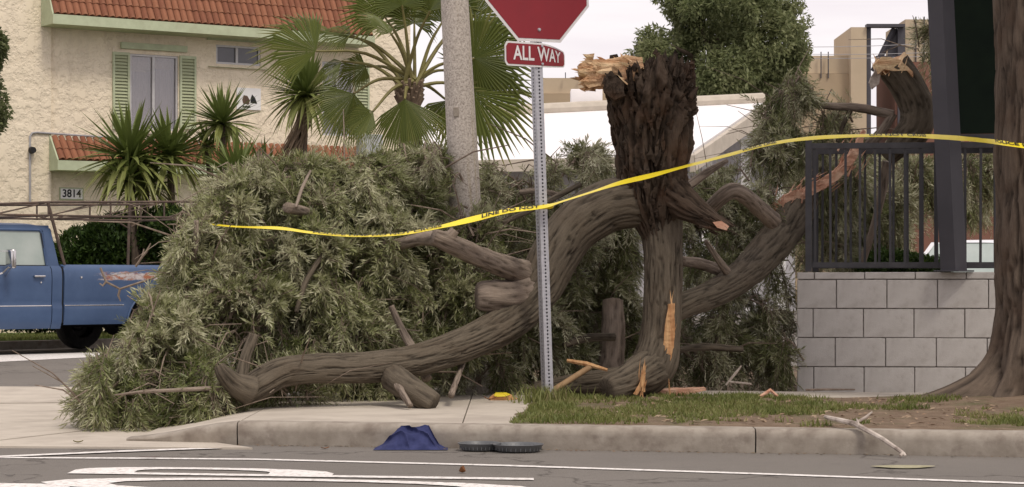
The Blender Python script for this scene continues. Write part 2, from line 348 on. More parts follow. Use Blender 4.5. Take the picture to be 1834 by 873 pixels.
# ------------------------------------------------------------------ ground, road, kerb, pavement
def sheet(name, pts, m, parent=None, kind=None):
    o = MB().add(pts, [tuple(range(len(pts)))]).build(name, m, parent)
    if o.data.polygons[0].normal.z < 0: o.data.flip_normals()
    if kind: o['kind'] = kind
    return o
road = sheet('road', [(-400, -60, 0), (400, -60, 0), (400, 900, 0), (-400, 900, 0)], M['asphalt'], kind='structure')

def kerb_y(x): return 13.11 - 0.205 * x + (0.10 * (-1.63 - x) ** 2 if x < -1.63 else 0)
def side_h(x):
    t = min(max((x + 2.42) / 0.85, 0), 1); t = t * t * (3 - 2 * t); return 0.022 + 0.113 * t
# markings
def strip(name, pts, w, m, z=0.004, ends=None):
    """flat painted line along ground points; width w metres"""
    mb = MB(); vs = []
    for i, p in enumerate(pts):
        d = (Vector(pts[min(i + 1, len(pts) - 1)]) - Vector(pts[max(i - 1, 0)])); d.z = 0; d.normalize(); n = Vector((-d.y, d.x, 0))
        vs += [Vector(p) + n * w / 2 + Vector((0, 0, z)), Vector(p) - n * w / 2 + Vector((0, 0, z))]
    mb.add(vs, [(2 * i, 2 * i + 1, 2 * i + 3, 2 * i + 2) for i in range(len(pts) - 1)])
    return mb.build(name, m, road)
strip('edge_line', [G(-300, 819), G(0, 821), G(230, 822), G(460, 824), G(900, 835), G(1360, 850), G(1834, 867), G(2300, 886)], 0.085, M['paint'])
strip('crossing_line', [G(-300, 832), G(0, 820.0), G(200, 811), G(440, 802.5)], 0.10, M['paint'], 0.007)
v, fs = text_mesh('STOP', 1.0, 0.004)
# legend for traffic heading left: tops of the letters to the left, P nearest the kerb
vx0, vx1 = v[:, 0].min(), v[:, 0].max(); vy0, vy1 = v[:, 1].min(), v[:, 1].max()
tx = (v[:, 0] - vx0) / (vx1 - vx0); ty = (v[:, 1] - vy0) / (vy1 - vy0)
far = 11.69; near = 9.25
wx = 0.14 - ty * 2.45; wy = near + (far - near) * tx - 0.16 * (wx + 1.0)
mb = MB().add(np.stack([wx, wy, np.full_like(wx, 0.005)], 1), fs); mb.build('stop_lettering', M['paint'], road)
sheet('limit_line', [(-2.75, 10.95, 0.004), (-2.12, 10.84, 0.004), (-2.12, 6, 0.004), (-2.75, 6, 0.004)], M['paint'], road)
a = G(-120, 655); b_ = G(172, 640); c_ = G(185, 631); d_ = G(-120, 640)
sheet('far_limit_line', [Vector(p) + Vector((0, 0, 0.004)) for p in (a, b_, c_, d_)], M['paint'], road)

# concrete apron at the corner, in slabs
apron = empty('apron'); tag(apron, kind='structure')
def slab(name, pts, z0, z1, m, parent):
    n = len(pts); vs = [Vector((p[0], p[1], z1 if len(p) < 3 else p[2])) for p in pts]
    return MB().prism(vs, (0, 0, z1), (0, 0, z0)).build(name, m, parent)
def gp(px, py): g = G(px, py); return (g.x, g.y)
slab('slab', [gp(-500, 800), gp(452, 805.5), gp(300, 784), gp(330, 760), gp(165, 774), gp(0, 793.0), gp(-500, 800 - 2)], -0.05, 0.012, M['concrete'], apron)
slab('slab', [gp(-700, 780), gp(0, 791.5), gp(165, 772.5), gp(330, 757), gp(420, 745), gp(420, 722), gp(-700, 733)], -0.05, 0.012, M['concrete'], apron)
slab('slab', [gp(-900, 732), gp(420, 721), gp(420, 697), gp(-900, 690)], -0.05, 0.012, M['concrete'], apron)

# kerb, in lengths with joints; rounded nose
kerb = empty('kerb'); tag(kerb, kind='structure')
def kerb_piece(x0, x1):
    n = max(2, int((x1 - x0) / 0.12)); vs = []; prof = [(0.012, -0.05), (0.010, 0.0), (-0.004, 0.60), (0.0, 0.80), (0.012, 0.93), (0.035, 1.0), (0.16, 1.01), (0.16, -0.05)]
    for i in range(n + 1):
        x = x0 + (x1 - x0) * i / n; y = kerb_y(x); h = side_h(x) + 0.004
        w = (fbm(np.array([[x * 2.3, 0.3, 1.0]]), 3, 3)[0] - 0.5) * 0.018
        for k, (dy, dz) in enumerate(prof):
            j = (vnoise(np.array([[x * 9, k * 3.1, 7.7]]), 4)[0] - 0.5) * 0.008
            vs.append((x, y + dy + w + j, h * dz + j * 0.6 if dz > 0 else dz))
    m = len(prof); fs = [(i * m + k, (i + 1) * m + k, (i + 1) * m + k + 1, i * m + k + 1) for i in range(n) for k in range(m - 1)]
    fs += [tuple(range(m)), tuple(n * m + k for k in range(m - 1, -1, -1))]
    MB().add(vs, fs).build('kerb_length', M['kerb'], kerb, smooth=True)
xs = [-2.36, -1.655, 1.40, 4.4, 7.4]
for q in range(4): kerb_piece(xs[q] + 0.004, xs[q + 1] - 0.004)

# pavement slabs behind the kerb
pav = empty('pavement'); tag(pav, kind='structure')
def pave(x0, x1, t0, t1):
    def fn(a, b):
        x = x0 + (x1 - x0) * a; return (x, kerb_y(x) + 0.165 + t0 + (t1 - t0) * b, side_h(x) + 0.002)
    nu = 8 if x0 < -1.2 else 2
    mb = MB().grid(fn, nu, 2); top = len(mb.v)
    def skirt(pts):
        vs = list(pts) + [(p[0], p[1], -0.05) for p in pts]; n = len(pts)
        mb.add(vs, [(i, i + 1, n + i + 1, n + i) for i in range(n - 1)])
    skirt([fn(i / nu, 0) for i in range(nu + 1)]); skirt([fn(i / nu, 1) for i in range(nu + 1)])
    skirt([fn(0, j / 2) for j in range(3)]); skirt([fn(1, j / 2) for j in range(3)])
    mb.build('slab', M['concrete'], pav)
for i, (x0, x1) in enumerate([(-2.30, -1.66), (-1.652, -0.30), (-0.292, 0.60), (0.608, 1.9), (1.908, 3.2), (3.208, 4.5), (4.508, 5.8)]):
    ts = [(0, 1.75), (1.758, 3.4), (3.408, 4.3)] if i < 3 else [(3.408, 4.3)]
    for t0, t1 in ts: pave(x0, x1, t0, t1)
bed = sheet('planting_soil', [(-2.3, 13.9, 0.10 * 0), (-2.3, 24, 0.05), (9, 24, 0.08), (9, 13, 0.08)], M['soil'], kind='structure')
bed.data.vertices[0].co.z = 0.006

# grass verge
def verge_h(x, y): return 0.144 + 0.035 * (fbm(np.stack([np.asarray(x) * 1.6, np.asarray(y) * 1.6, np.full_like(np.asarray(x, float), 2.0)], -1), 3, 11) - 0.4)
TREE = Vector(((1872 - 917) * 15.5 / F, 15.5, 0.15))
def verge_ht(x, y):
    d2 = ((x - TREE.x) ** 2 + (y - TREE.y) ** 2); return verge_h(x, y) + 0.07 * np.exp(-d2 / 0.9)
nu, nv = 90, 50; U, V_ = np.meshgrid(np.linspace(0, 1, nu + 1), np.linspace(0, 1, nv + 1), indexing='ij')
t_off = V_ * 3.42
x_left = -0.03 + 0.09 * t_off + 0.10 * (vnoise(np.stack([t_off * 4, t_off * 0, t_off * 0], -1), 5) - 0.5)
X = x_left + (5.9 - x_left) * U ** 1.2
Y = 13.11 - 0.205 * X + 0.163 + t_off
Z = verge_ht(X, Y); edge = np.minimum(np.minimum(t_off / 0.12, (X - x_left) / 0.12), (3.42 - t_off) / 0.12); Z = 0.139 + (Z - 0.139) * np.clip(edge, 0, 1) ** 0.7
idx = np.arange((nu + 1) * (nv + 1)).reshape(nu + 1, nv + 1)
fq = np.stack([idx[:-1, :-1], idx[1:, :-1], idx[1:, 1:], idx[:-1, 1:]], -1).reshape(-1, 4)
verge = link('verge', np_mesh('verge', np.stack([X, Y, Z], -1).reshape(-1, 3), fq), M['soil'], None, True); tag(verge, kind='structure')

def blades(name, x, y, z, hgt, wid, m, parent=None, lean=0.5):
    n = len(x); a = rng.uniform(0, 2 * np.pi, n); l = rng.uniform(0.1, lean, n) * hgt; b = rng.uniform(0, 2 * np.pi, n)
    wx, wy = np.cos(a) * wid, np.sin(a) * wid; lx, ly = np.cos(b) * l, np.sin(b) * l
    v = np.empty((n, 5, 3)); v[:, 0] = np.stack([x - wx, y - wy, z], -1); v[:, 1] = np.stack([x + wx, y + wy, z], -1)
    v[:, 2] = np.stack([x + wx * .7 + lx * .4, y + wy * .7 + ly * .4, z + hgt * .6], -1); v[:, 3] = np.stack([x - wx * .7 + lx * .4, y - wy * .7 + ly * .4, z + hgt * .6], -1)
    v[:, 4] = np.stack([x + lx, y + ly, z + hgt], -1)
    k = np.arange(n)[:, None] * 5
    f = np.concatenate([k + [0, 1, 2], k + [0, 2, 3], k + [3, 2, 4]])
    me = np_mesh(name, v.reshape(-1, 3), f)
    attr(me, 'tone', np.repeat(np.clip(rng.normal(0.5, 0.16, n) + 0.8 * (fbm(np.stack([x * 3, y * 3, x * 0], -1), 3, 55) - 0.5), 0, 1), 5))
    o = link(name, me, m, parent); o['kind'] = 'stuff'; return o
n = 80000; gx = rng.uniform(-0.05, 4.4, n); gt = rng.uniform(0.02, 3.4, n) ; gy = 13.11 - 0.205 * gx + 0.165 + gt
dens = fbm(np.stack([gx * 1.7, gy * 1.7, gx * 0], -1), 3, 21); fine = fbm(np.stack([gx * 9, gy * 9, gx * 0], -1), 2, 31)
dt = np.hypot(gx - TREE.x, gy - TREE.y)
thr = 0.475 + 0.13 * np.clip((gx - 1.3) / 1.4, 0, 1) - 0.10 * np.clip((0.9 - gx) / 0.9, 0, 1) + 0.3 * np.clip((0.75 - dt) / 0.4, 0, 1)
ok = (0.7 * dens + 0.3 * fine > thr) & (gx > -0.01 + 0.09 * gt + 0.08 * (fine - 0.5)) & (rng.random(n) < 0.8)
gx, gy = gx[ok], gy[ok]
g = blades('verge_grass', gx, gy, verge_ht(gx, gy) - 0.01, rng.uniform(0.012, 0.050, len(gx)) * (0.6 + 0.8 * fbm(np.stack([gx * 5, gy * 5, gx * 0], -1), 2, 77)), rng.uniform(0.003, 0.006, len(gx)), M['grass'], None, 0.9)
tag(g, 'short patchy green grass of the verge behind the kerb', 'grass', kind='stuff')
n = 420; tx_ = rng.normal(0.25, 0.10, n); ty_ = rng.normal(15.62, 0.13, n)
g = blades('tall_grass_tuft', tx_, ty_, np.full(n, 0.135), rng.uniform(0.04, 0.14, n), rng.uniform(0.003, 0.006, n), M['grass'], None, 0.7)
tag(g, 'taller weeds growing round the foot of the sign post', 'grass', kind='stuff')

# far lawn with its kerb behind the truck
TH = R(46); TP = Vector((-5.96, 29.6, 0)); tu = Vector((math.cos(TH), math.sin(TH), 0)); tw = Vector((-math.sin(TH), math.cos(TH), 0))
def T(u, w, z=0.0): q = TP + tu * u + tw * w; return Vector((q.x, q.y, z))
lawn = MB().prism([T(-14, 2.35, 0.13), T(13, 2.35, 0.13), T(13, 14, 0.13), T(-14, 14, 0.13)], (0, 0, 0.13), (0, 0, -0.05)).build('lawn', M['lawn']); tag(lawn, kind='structure')
fk = MB().prism([T(-14, 2.18, 0.12), T(13, 2.18, 0.12), T(13, 2.345, 0.12), T(-14, 2.345, 0.12)], (0, 0, 0.12), (0, 0, -0.05)).build('far_kerb', M['kerb']); tag(fk, kind='structure')
n = 16000; uu = rng.uniform(-3, 4, n); ww = rng.uniform(2.37, 4.2, n)
blades('lawn_grass', TP.x + tu.x * uu + tw.x * ww, TP.y + tu.y * uu + tw.y * ww, np.full(n, 0.125), rng.uniform(0.03, 0.07, n), rng.uniform(0.004, 0.008, n), M['grass'], lawn, 0.8)

# ------------------------------------------------------------------ stucco apartment house
BR = R(34); BO = Vector(((95 - 917) * 36.5 / F, 36.5, 0)); bu = Vector((math.cos(BR), math.sin(BR), 0)); bn = Vector((-math.sin(BR), math.cos(BR), 0))
def B(px, py, off=0.0):
    """wall coordinates (along, height) of a pixel on the plane 'off' metres behind the house front"""
    d = Vector(((px - 917) / F, 1, (500 - py) / F)); o = Vector((0, 0, 1)); p0 = BO + bn * off
    t = (p0 - o).dot(bn) / d.dot(bn); q = o + d * t; return (q - BO).dot(bu), q.z
house = empty('stucco_house', BO, BR, 'two-storey cream stucco house with red tiled roof edge and green shutters', 'house')
def wall_with_openings(name, x0, x1, z0, z1, ops, depth, m, parent):
    xs = sorted({x0, x1, *[o[0] for o in ops], *[o[1] for o in ops]}); zs = sorted({z0, z1, *[o[2] for o in ops], *[o[3] for o in ops]})
    mb = MB()
    for i in range(len(xs) - 1):
        for j in range(len(zs) - 1):
            cx, cz = (xs[i] + xs[i + 1]) / 2, (zs[j] + zs[j + 1]) / 2
            if any(o[0] < cx < o[1] and o[2] < cz < o[3] for o in ops): continue
            mb.add([(xs[i], 0, zs[j]), (xs[i + 1], 0, zs[j]), (xs[i + 1], 0, zs[j + 1]), (xs[i], 0, zs[j + 1])], [(0, 1, 2, 3)])
    for a, b, c, d in ops:
        mb.add([(a, 0, c), (b, 0, c), (b, 0, d), (a, 0, d), (a, depth, c), (b, depth, c), (b, depth, d), (a, depth, d)], [(0, 1, 5, 4), (1, 2, 6, 5), (2, 3, 7, 6), (3, 0, 4, 7), (4, 5, 6, 7)])
    mb.add([(x1, 0, z0), (x1, 9, z0), (x1, 9, z1), (x1, 0, z1), (x0, 0, z0), (x0, 9, z0), (x0, 9, z1), (x0, 0, z1)], [(0, 1, 2, 3), (4, 7, 6, 5), (3, 2, 6, 7), (1, 5, 6, 2)])
    me = mb.mesh(name); bm = bmesh.new(); bm.from_mesh(me); bmesh.ops.remove_doubles(bm, verts=bm.verts, dist=1e-4); bmesh.ops.recalc_face_normals(bm, faces=bm.faces); bm.to_mesh(me); bm.free()
    return link(name, me, m, parent)
def rect(p0, p1):
    a = B(*p0); b = B(*p1); return (a[0], b[0], b[1], a[1])
WIN = [rect((233, 96), (319, 236)), rect((387, 80), (467, 119)), rect((577, 110), (633, 245))]
HX1 = B(735, 300)[0]
MB().bbox((-7.4, -.07, 0), (-.06, -.002, 7.3)).build('wall_projection', M['stucco'], house)
wall_with_openings('wall', -7.5, HX1, 0, 7.4, WIN, 0.16, M['stucco'], house)
def window(r, mull, curtain):
    x0, x1, z0, z1 = r; w = MB(); t = 0.035
    w.bbox((x0, 0.02, z0), (x0 + t, 0.09, z1)); w.bbox((x1 - t, 0.02, z0), (x1, 0.09, z1))
    w.bbox((x0 + t, 0.02, z1 - t), (x1 - t, 0.09, z1)); w.bbox((x0 + t, 0.02, z0), (x1 - t, 0.09, z0 + t))
    xm = x0 + (x1 - x0) * mull; w.bbox((xm - 0.022, 0.03, z0 + t), (xm + 0.022, 0.085, z1 - t))
    root = w.build('window', M['alu'], house)
    for a, b, dy in ((x0 + t, xm - 0.022, 0.062), (xm + 0.022, x1 - t, 0.05)):
        MB().bbox((a, dy, z0 + t), (b, dy + 0.006, z1 - t)).build('pane', GL if curtain else M['glass'], root)
    if curtain:
        zc = z0 + (z1 - z0) * 0.80
        def fn(a, b):
            x = x0 + 0.04 + (x1 - x0 - 0.08) * a; return (x, 0.125 + 0.012 * math.sin(a * 60), z0 + 0.04 + (zc - z0) * b * (0.93 if a < 0.5 else 1.0))
        MB().grid(fn, 60, 3).build('curtain', M['curtain'], root, smooth=True)
    return root
def glass_clear():
    m, t, b = node_mat('clear_window_glass'); b.inputs['Base Color'].default_value = (0.85, 0.86, 0.9, 1); b.inputs['Roughness'].default_value = 0.05
    gl = t.nodes.new('ShaderNodeBsdfGlossy'); gl.inputs['Roughness'].default_value = 0.05; tr = t.nodes.new('ShaderNodeBsdfTransparent'); tr.inputs['Color'].default_value = (0.74, 0.73, 0.75, 1)
    ms = t.nodes.new('ShaderNodeMixShader'); ms.inputs[0].default_value = 0.16; t.links.new(tr.outputs[0], ms.inputs[1]); t.links.new(gl.outputs[0], ms.inputs[2])
    t.links.new(ms.outputs[0], t.nodes['Material Output'].inputs['Surface']); return m
GL = glass_clear()
window(WIN[0], 0.5, True); window(WIN[1], 0.48, False); window(WIN[2], 0.5, True)
def shutter(r):
    x0, x1, z0, z1 = r; mb = MB(); s = 0.035
    mb.bbox((x0, -0.04, z0), (x0 + s, -0.004, z1)); mb.bbox((x1 - s, -0.04, z0), (x1, -0.004, z1)); mb.bbox((x0 + s, -0.04, z0), (x1 - s, -0.004, z0 + 0.05)); mb.bbox((x0 + s, -0.04, z1 - 0.05), (x1 - s, -0.004, z1))
    f = mb.build('shutter', M['mint'], house); n = int((z1 - z0 - 0.1) / 0.052); dz = (z1 - z0 - 0.1) / n
    me = MB().box((0, 0, 0), (x1 - x0 - 2 * s - 0.004, 0.008, dz * 1.12), Euler((R(-32), 0, 0))).mesh('slat'); me.materials.append(M['slat'])
    for k in range(n): link('slat', me, None, f, loc=((x0 + x1) / 2, -0.018, z0 + 0.05 + dz * (k + 0.5)))
shutter(rect((201, 93), (231, 233))); shutter(rect((321, 100), (350, 232))); shutter(rect((635, 112), (660, 246)))
a, b = B(215, 76), B(333, 96); MB().bbox((a[0], -0.06, b[1] + 0.015), (b[0], -0.003, a[1])).build('lintel', M['mint'], house)
a, b = B(228, 236), B(330, 243); MB().bbox((a[0], -0.05, b[1]), (b[0], -0.003, a[1] - 0.004)).build('sill', M['cream'], house)
a, b = B(370, 66), B(470, 78); MB().bbox((a[0], -0.05, b[1]), (b[0] + 0.1, -0.003, a[1])).build('lintel', M['mint'], house)
a, b = B(372, 119), B(480, 126); MB().bbox((a[0], -0.07, b[1]), (b[0], -0.003, a[1] - 0.003)).build('sill', M['mint'], house)
# tiled mansard strips: each tile an object
tile_me = []
for mm in ('tile', 'tile2', 'tile'):
    def fn(a, b):
        an = math.pi * a; x = -0.055 + 0.11 * a
        return (x * (1 - 0.08 * b), -0.038 * math.sin(an) * (1 - 0.12 * b) - 0.014 * (1 - b), -0.01 + 0.30 * b)
    mb = MB().grid(fn, 8, 1)
    def fn2(a, b): q = fn(a, 0); return (q[0], q[1] + 0.014 * b, q[2])
    mb.grid(fn2, 8, 1)
    me = mb.mesh('tile'); me.materials.append(M[mm]); me.polygons.foreach_set('use_smooth', np.ones(len(me.polygons), bool)); tile_me.append(me)
def mansard(name, px0, px1, py_eave, rows, out, pitch, row_h=0.235):
    x0, z0 = B(px0, py_eave, -out); x1, _ = B(px1, py_eave, -out)
    dy, dz = math.cos(pitch), math.sin(pitch); Ls = rows * row_h
    deck = MB().prism([(x0, -out + 0.02, z0), (x1, -out + 0.02, z0), (x1, -out + 0.02 + Ls * dy, z0 + Ls * dz), (x0, -out + 0.02 + Ls * dy, z0 + Ls * dz)], (0, 0, 0), (0, 0.03, -0.015)).build(name, M['tile2'], house)
    n = int((x1 - x0) / 0.118)
    for r in range(rows):
        for k in range(n):
            o = link('tile', tile_me[random.randrange(3)], None, deck, loc=(x0 + 0.06 + k * (x1 - x0 - 0.1) / (n - 1), -out + 0.02 + r * row_h * dy + random.uniform(-0.004, 0.004), z0 + 0.008 + r * row_h * dz),
                     rot=(-(math.pi / 2 - pitch) + random.uniform(-0.015, 0.015), random.uniform(-0.03, 0.03), 0))
    # fascia and cheek boards
    MB().bbox((x0 - 0.03, -out - 0.02, z0 - 0.17), (x1 + 0.03, -out + 0.012, z0 - 0.012)).build('fascia', M['mint'], deck)
    MB().bbox((x0 - 0.03, -out + 0.013, z0 - 0.17), (x1 + 0.03, -0.003, z0 - 0.15)).build('soffit', M['mint'], deck)
    for xx in (x0 - 0.028, x1 + 0.002):
        MB().prism([(xx, -out + 0.014, z0 - 0.15), (xx, -0.003, z0 - 0.15), (xx, -0.003, z0 + (out) * math.tan(pitch)), (xx, -out + 0.014, z0 + 0.01)], (0, 0, 0), (0.026, 0, 0)).build('cheek_board', M['mint'], deck)
    return deck
mansard('roof', 97, 668, 24, 7, 0.55, R(62))
mansard('awning_roof', 106, 668, 286, 2, 0.42, R(50), 0.22)
# conduit, lamp, number plate, notice
cz = [B(50, 362), B(50, 245), B(54, 239), B(62, 238), B(175, 246), B(360, 259)]
MB().tube([(p[0], -0.092, p[1]) for p in cz], 0.018, 6).build('conduit', M['greywall'], house, smooth=True)
a = B(52, 270); MB().lathe([(0.0, -0.1), (0.05, -0.1), (0.06, -0.02), (0.03, 0.0)], 12, (a[0], -0.09, a[1]), 'y').build('floodlight', M['black'], house, smooth=True)
a, b = B(108, 338), B(147, 357); pl = MB().bbox((a[0], -0.02, b[1]), (b[0], -0.003, a[1])).build('number_plate', M['white'], house); MB().bbox((a[0] - .02, -.016, b[1] - .02), (b[0] + .02, -.002, a[1] + .02)).build('plate_frame', M['slat'], pl)
v, fs = text_mesh('3814', 0.17, 0.004); MB().add(np.stack([v[:, 0] * 0.98 + (a[0] + b[0]) / 2, np.full(len(v), -0.0225), v[:, 1] * 1.05 + (a[1] + b[1]) / 2], 1), fs).build('digits', M['black'], pl)
a, b = B(423, 157), B(466, 198); nb = MB().bbox((a[0], -0.025, b[1]), (b[0], -0.003, a[1])).build('notice', M['white'], house)
brn = mat('print_brown', (0.16, 0.10, 0.065), (0.09, 0.06, 0.045), 14, 0.8); cx, cz_ = (a[0] + b[0]) / 2, (a[1] + b[1]) / 2
MB().add([(cx + x, -0.0275, cz_ + z) for x, z in ((-.13, -.02), (-.10, .06), (-.03, .05), (.02, -.03), (.0, -.10), (-.11, -.09))], [(0, 5, 4, 3, 2, 1)]).build('print', brn, nb)
MB().add([(cx + x, -0.0275, cz_ + z) for x, z in ((.03, .0), (.06, .08), (.12, .02), (.16, -.08), (.03, -.07))], [(0, 4, 3, 2, 1)]).build('print', M['black'], nb)
MB().bbox((cx - .12, -.0275, cz_ - .155), (cx + .03, -.026, cz_ - .125)).build('print', M['black'], nb)

# ------------------------------------------------------------------ white-roofed house behind
wh = empty('white_house', (0, 0, 0), 0, 'low white house with a pale gable roof and square chimney behind the stump', 'house')
e0 = P(640, 293, 54); e1 = P(1228, 279, 56); r0 = P(745, 213, 61); r1 = P(1368, 183, 63)
nrm = (Vector(e1) - Vector(e0)); 
MB().prism([e0, e1, r1, r0], (0, 0, 0), (0, 0, -0.12)).build('roof', M['whiteroof'], wh)
bk0, bk1 = r0 + (r0 - e0), r1 + (r1 - e1); bk0.z = e0.z; bk1.z = e1.z
MB().prism([r0, r1, bk1, bk0], (0, 0, 0), (0, 0, -0.12)).build('roof', M['whiteroof'], wh)
MB().tube([r0 + Vector((0, 0, 0.10)), r1 + Vector((0, 0, 0.10))], 0.16, 8).build('ridge_cap', M['cream'], wh, smooth=True)
for p, q in ((e1, r1), (bk1, r1)):
    d = Vector((0.10, -0.06, 0)); MB().prism([p + d, q + d, q + d + Vector((0, 0, -0.42)), p + d + Vector((0, 0, -0.42))], (0, 0, 0), (0.12, -0.05, 0)).build('rake_board', M['cream'], wh)
d = Vector((0, -0.06, 0)); MB().prism([e0 + d, e1 + d, e1 + d + Vector((0, 0, -0.3)), e0 + d + Vector((0, 0, -0.3))], (0, 0, 0), (0, -0.08, 0)).build('fascia', M['cream'], wh)
s1 = Vector((-1.0, 0.4, 0)); i0, i1, ib = e0 + Vector((0.3, 1, -0.2)), e1 + s1 + Vector((0, 0.6, -0.35)), bk1 + s1 + Vector((0, -0.6, -0.35)); ir = r1 + s1 + Vector((0, 0, -0.3))
g0 = lambda p: Vector((p.x, p.y, 0))
MB().add([g0(i0), g0(i1), i1, i0, g0(ib), ib, ir], [(0, 1, 2, 3), (1, 4, 5, 6, 2)]).build('wall', M['greywall'], wh)
for fx in (0.25, 0.5, 0.75):
    q = i1.lerp(ib, fx) + Vector((0.5, -0.2, 0)); qt = min(fx, 1 - fx) * 2
    MB().bbox((q.x - .14, q.y - .14, 0), (q.x + .14, q.y + .14, i1.z + (ir.z - i1.z) * qt)).build('gable_post', M['white'], wh)
ch = P(1050, 200, 62.5); MB().rbox((ch.x, ch.y, ch.z - 0.4), (0.88, 0.7, 2.0), 0.02).build('chimney', M['whiteroof'], wh)
# ------------------------------------------------------------------ tan building far behind
tan1 = mat('tan_panel', (0.42, 0.325, 0.215), (0.37, 0.285, 0.19), 0.6, 0.9); tan2 = mat('tan_screen', (0.52, 0.42, 0.295), (0.46, 0.37, 0.26), 0.8, 0.9); redb = mat('red_brown_band', (0.21, 0.105, 0.075), (0.17, 0.085, 0.06), 1, 0.9)
fb = empty('far_building', P(1300, 500, 95), 0, 'tan building with a stepped parapet and dark open frame in the far background', 'building'); fbl = fb.location
def fbox(name, x0, y0, x1, y1, m, Y=95, dep=5):
    p, q = P(x0, y0, Y), P(x1, y1, Y); o = MB().bbox((p.x, Y, q.z), (q.x, Y + dep, p.z)).build(name, m, fb); o.location = -fbl; return o
for i, (x0, y0, x1, y1) in enumerate([(960, 140, 1120, 168), (1120, 138, 1430, 165), (1430, 100, 1528, 132)]):
    fbox('screen_panel', x0, y0, x1 - .6, y1, tan2, 95.2); fbox('parapet', x0, y1 + .3, x1 - .6, 541, tan1)
fbox('pier', 1524, 49, 1552, 541, tan2, 94.5); fbox('frame_post', 1552.5, 50, 1560, 541, M['iron_post'], 94.6, .6); fbox('frame_post', 1608, 44, 1621, 541, M['iron_post'], 94.6, .6)
fbox('frame_beam', 1552.5, 43, 1621, 48.5, M['iron_post'], 94.3, .5); fbox('frame_beam', 1570, 100, 1608, 105, M['iron_post'], 94.65, .4)
p, q = P(1602, 52, 94.8), P(1564, 128, 94.8); MB().tube([p, q], 0.13, 4).build('frame_brace', M['iron_post'], fb).location = -fbl
p, q = P(1588, 60, 94.9), P(1607, 52, 94.9); MB().add([P(1592, 62, 94.9), P(1607, 50, 94.9), P(1607, 100, 94.9), P(1590, 100, 94.9)], [(0, 1, 2, 3)]).prism([P(1592, 62, 94.92), P(1607, 50, 94.92), P(1607, 100, 94.92), P(1590, 100, 94.92)], (0, 0, 0), (0, .1, 0)).build('frame_gusset', M['iron_post'], fb).location = -fbl
fbox('parapet', 1621.5, 35, 1860, 111, tan2, 95); fbox('band', 1604, 111.5, 1860, 541, redb, 94.7)
for i, xx in enumerate((1012, 1040, 1470, 1483, 1640, 1655)): fbox('fence_post', xx, (130 if xx < 1100 else 93 if xx < 1500 else 30), xx + 1.5, 140, M['iron_post'], 94.9, .1)
for k, (y0, y1) in enumerate(((84, 72), (95, 90), (103, 96))):
    n = 14; pts = [P(1340 + 420 * i / n, y0 + (y1 - y0) * i / n + 5 * math.sin(math.pi * i / n), 80) for i in range(n + 1)]
    w = MB().tube(pts, 0.010, 4).build('power_line', M['greywall']); tag(w, ['thin overhead wire crossing the far building, highest of three', 'thin overhead wire crossing the far building, middle of three', 'thin overhead wire crossing the far building, lowest of three'][k], 'wire', 'overhead wires')

# ------------------------------------------------------------------ leaf clouds
def leaf_mesh(name, base, dirs, nor, length, width, tone, curl=0.15):
    """narrow leaves: base point, direction, rough normal; 4-vertex kites"""
    n = len(base); d = dirs / np.linalg.norm(dirs, axis=1, keepdims=True)
    s = np.cross(d, nor); s /= np.linalg.norm(s, axis=1, keepdims=True) + 1e-9; u = np.cross(s, d)
    L_ = length[:, None]; w = width[:, None]
    v = np.empty((n, 4, 3)); v[:, 0] = base; v[:, 1] = base + d * L_ * .48 + s * w + u * L_ * curl * .5
    v[:, 2] = base + d * L_ - u * L_ * curl * .3; v[:, 3] = base + d * L_ * .48 - s * w + u * L_ * curl * .5
    k = np.arange(n)[:, None] * 4
    me = np_mesh(name, v.reshape(-1, 3), k + [0, 1, 2, 3]); attr(me, 'tone', np.repeat(np.clip(tone, 0, 1), 4)); return me
def unit(n):
    v = rng.normal(size=(n, 3)); return v / np.linalg.norm(v, axis=1, keepdims=True)
def cloud(name, blobs, n, length, width, m, parent, shell=0.3, tone_mu=0.5, droop=0.0, tone_sd=0.2, clump=2.0, seed=3, gap=0.0):
    """leaves through a union of ellipsoids (centre, radii); uneven because a noise field opens gaps"""
    wts = np.array([b[1][0] * b[1][2] for b in blobs]); wts /= wts.sum(); pick = rng.choice(len(blobs), n, p=wts)
    c = np.array([b[0] for b in blobs])[pick]; r = np.array([b[1] for b in blobs])[pick]
    u = unit(n); rad = 1 - np.abs(rng.normal(0, shell, n)); rad = np.clip(rad, 0.05, 1.08)
    lump = fbm(np.concatenate([u * 2.2 + pick[:, None] * 3.7], 0), 3, seed); rad *= 0.72 + 0.5 * lump
    p = c + u * r * rad[:, None]
    if gap > 0:
        keep = fbm(p * clump, 3, seed + 9) > gap; p, u = p[keep], u[keep]
    k = len(p); d = u * 0.6 + unit(k) * 0.9; d[:, 2] -= droop
    cl = fbm(p * clump, 2, seed + 20)
    me = leaf_mesh(name, p, d, unit(k) * .8 + np.array([0, 0, 1.0]), rng.uniform(*length, k), rng.uniform(*width, k), tone_mu + (cl - .5) * 0.9 + rng.normal(0, tone_sd, k))
    o = link(name, me, m, parent); o['kind'] = 'stuff'; return o
def rough_tube(name, pts, rad, m, parent, n=10, amp=0.1, per=6):
    """small limb or trunk with bark attributes"""
    return limb(name, [(p, r) for p, r in zip(pts, rad)], m, parent, n, amp, seg=max(0.03, min(rad) * 0.8))

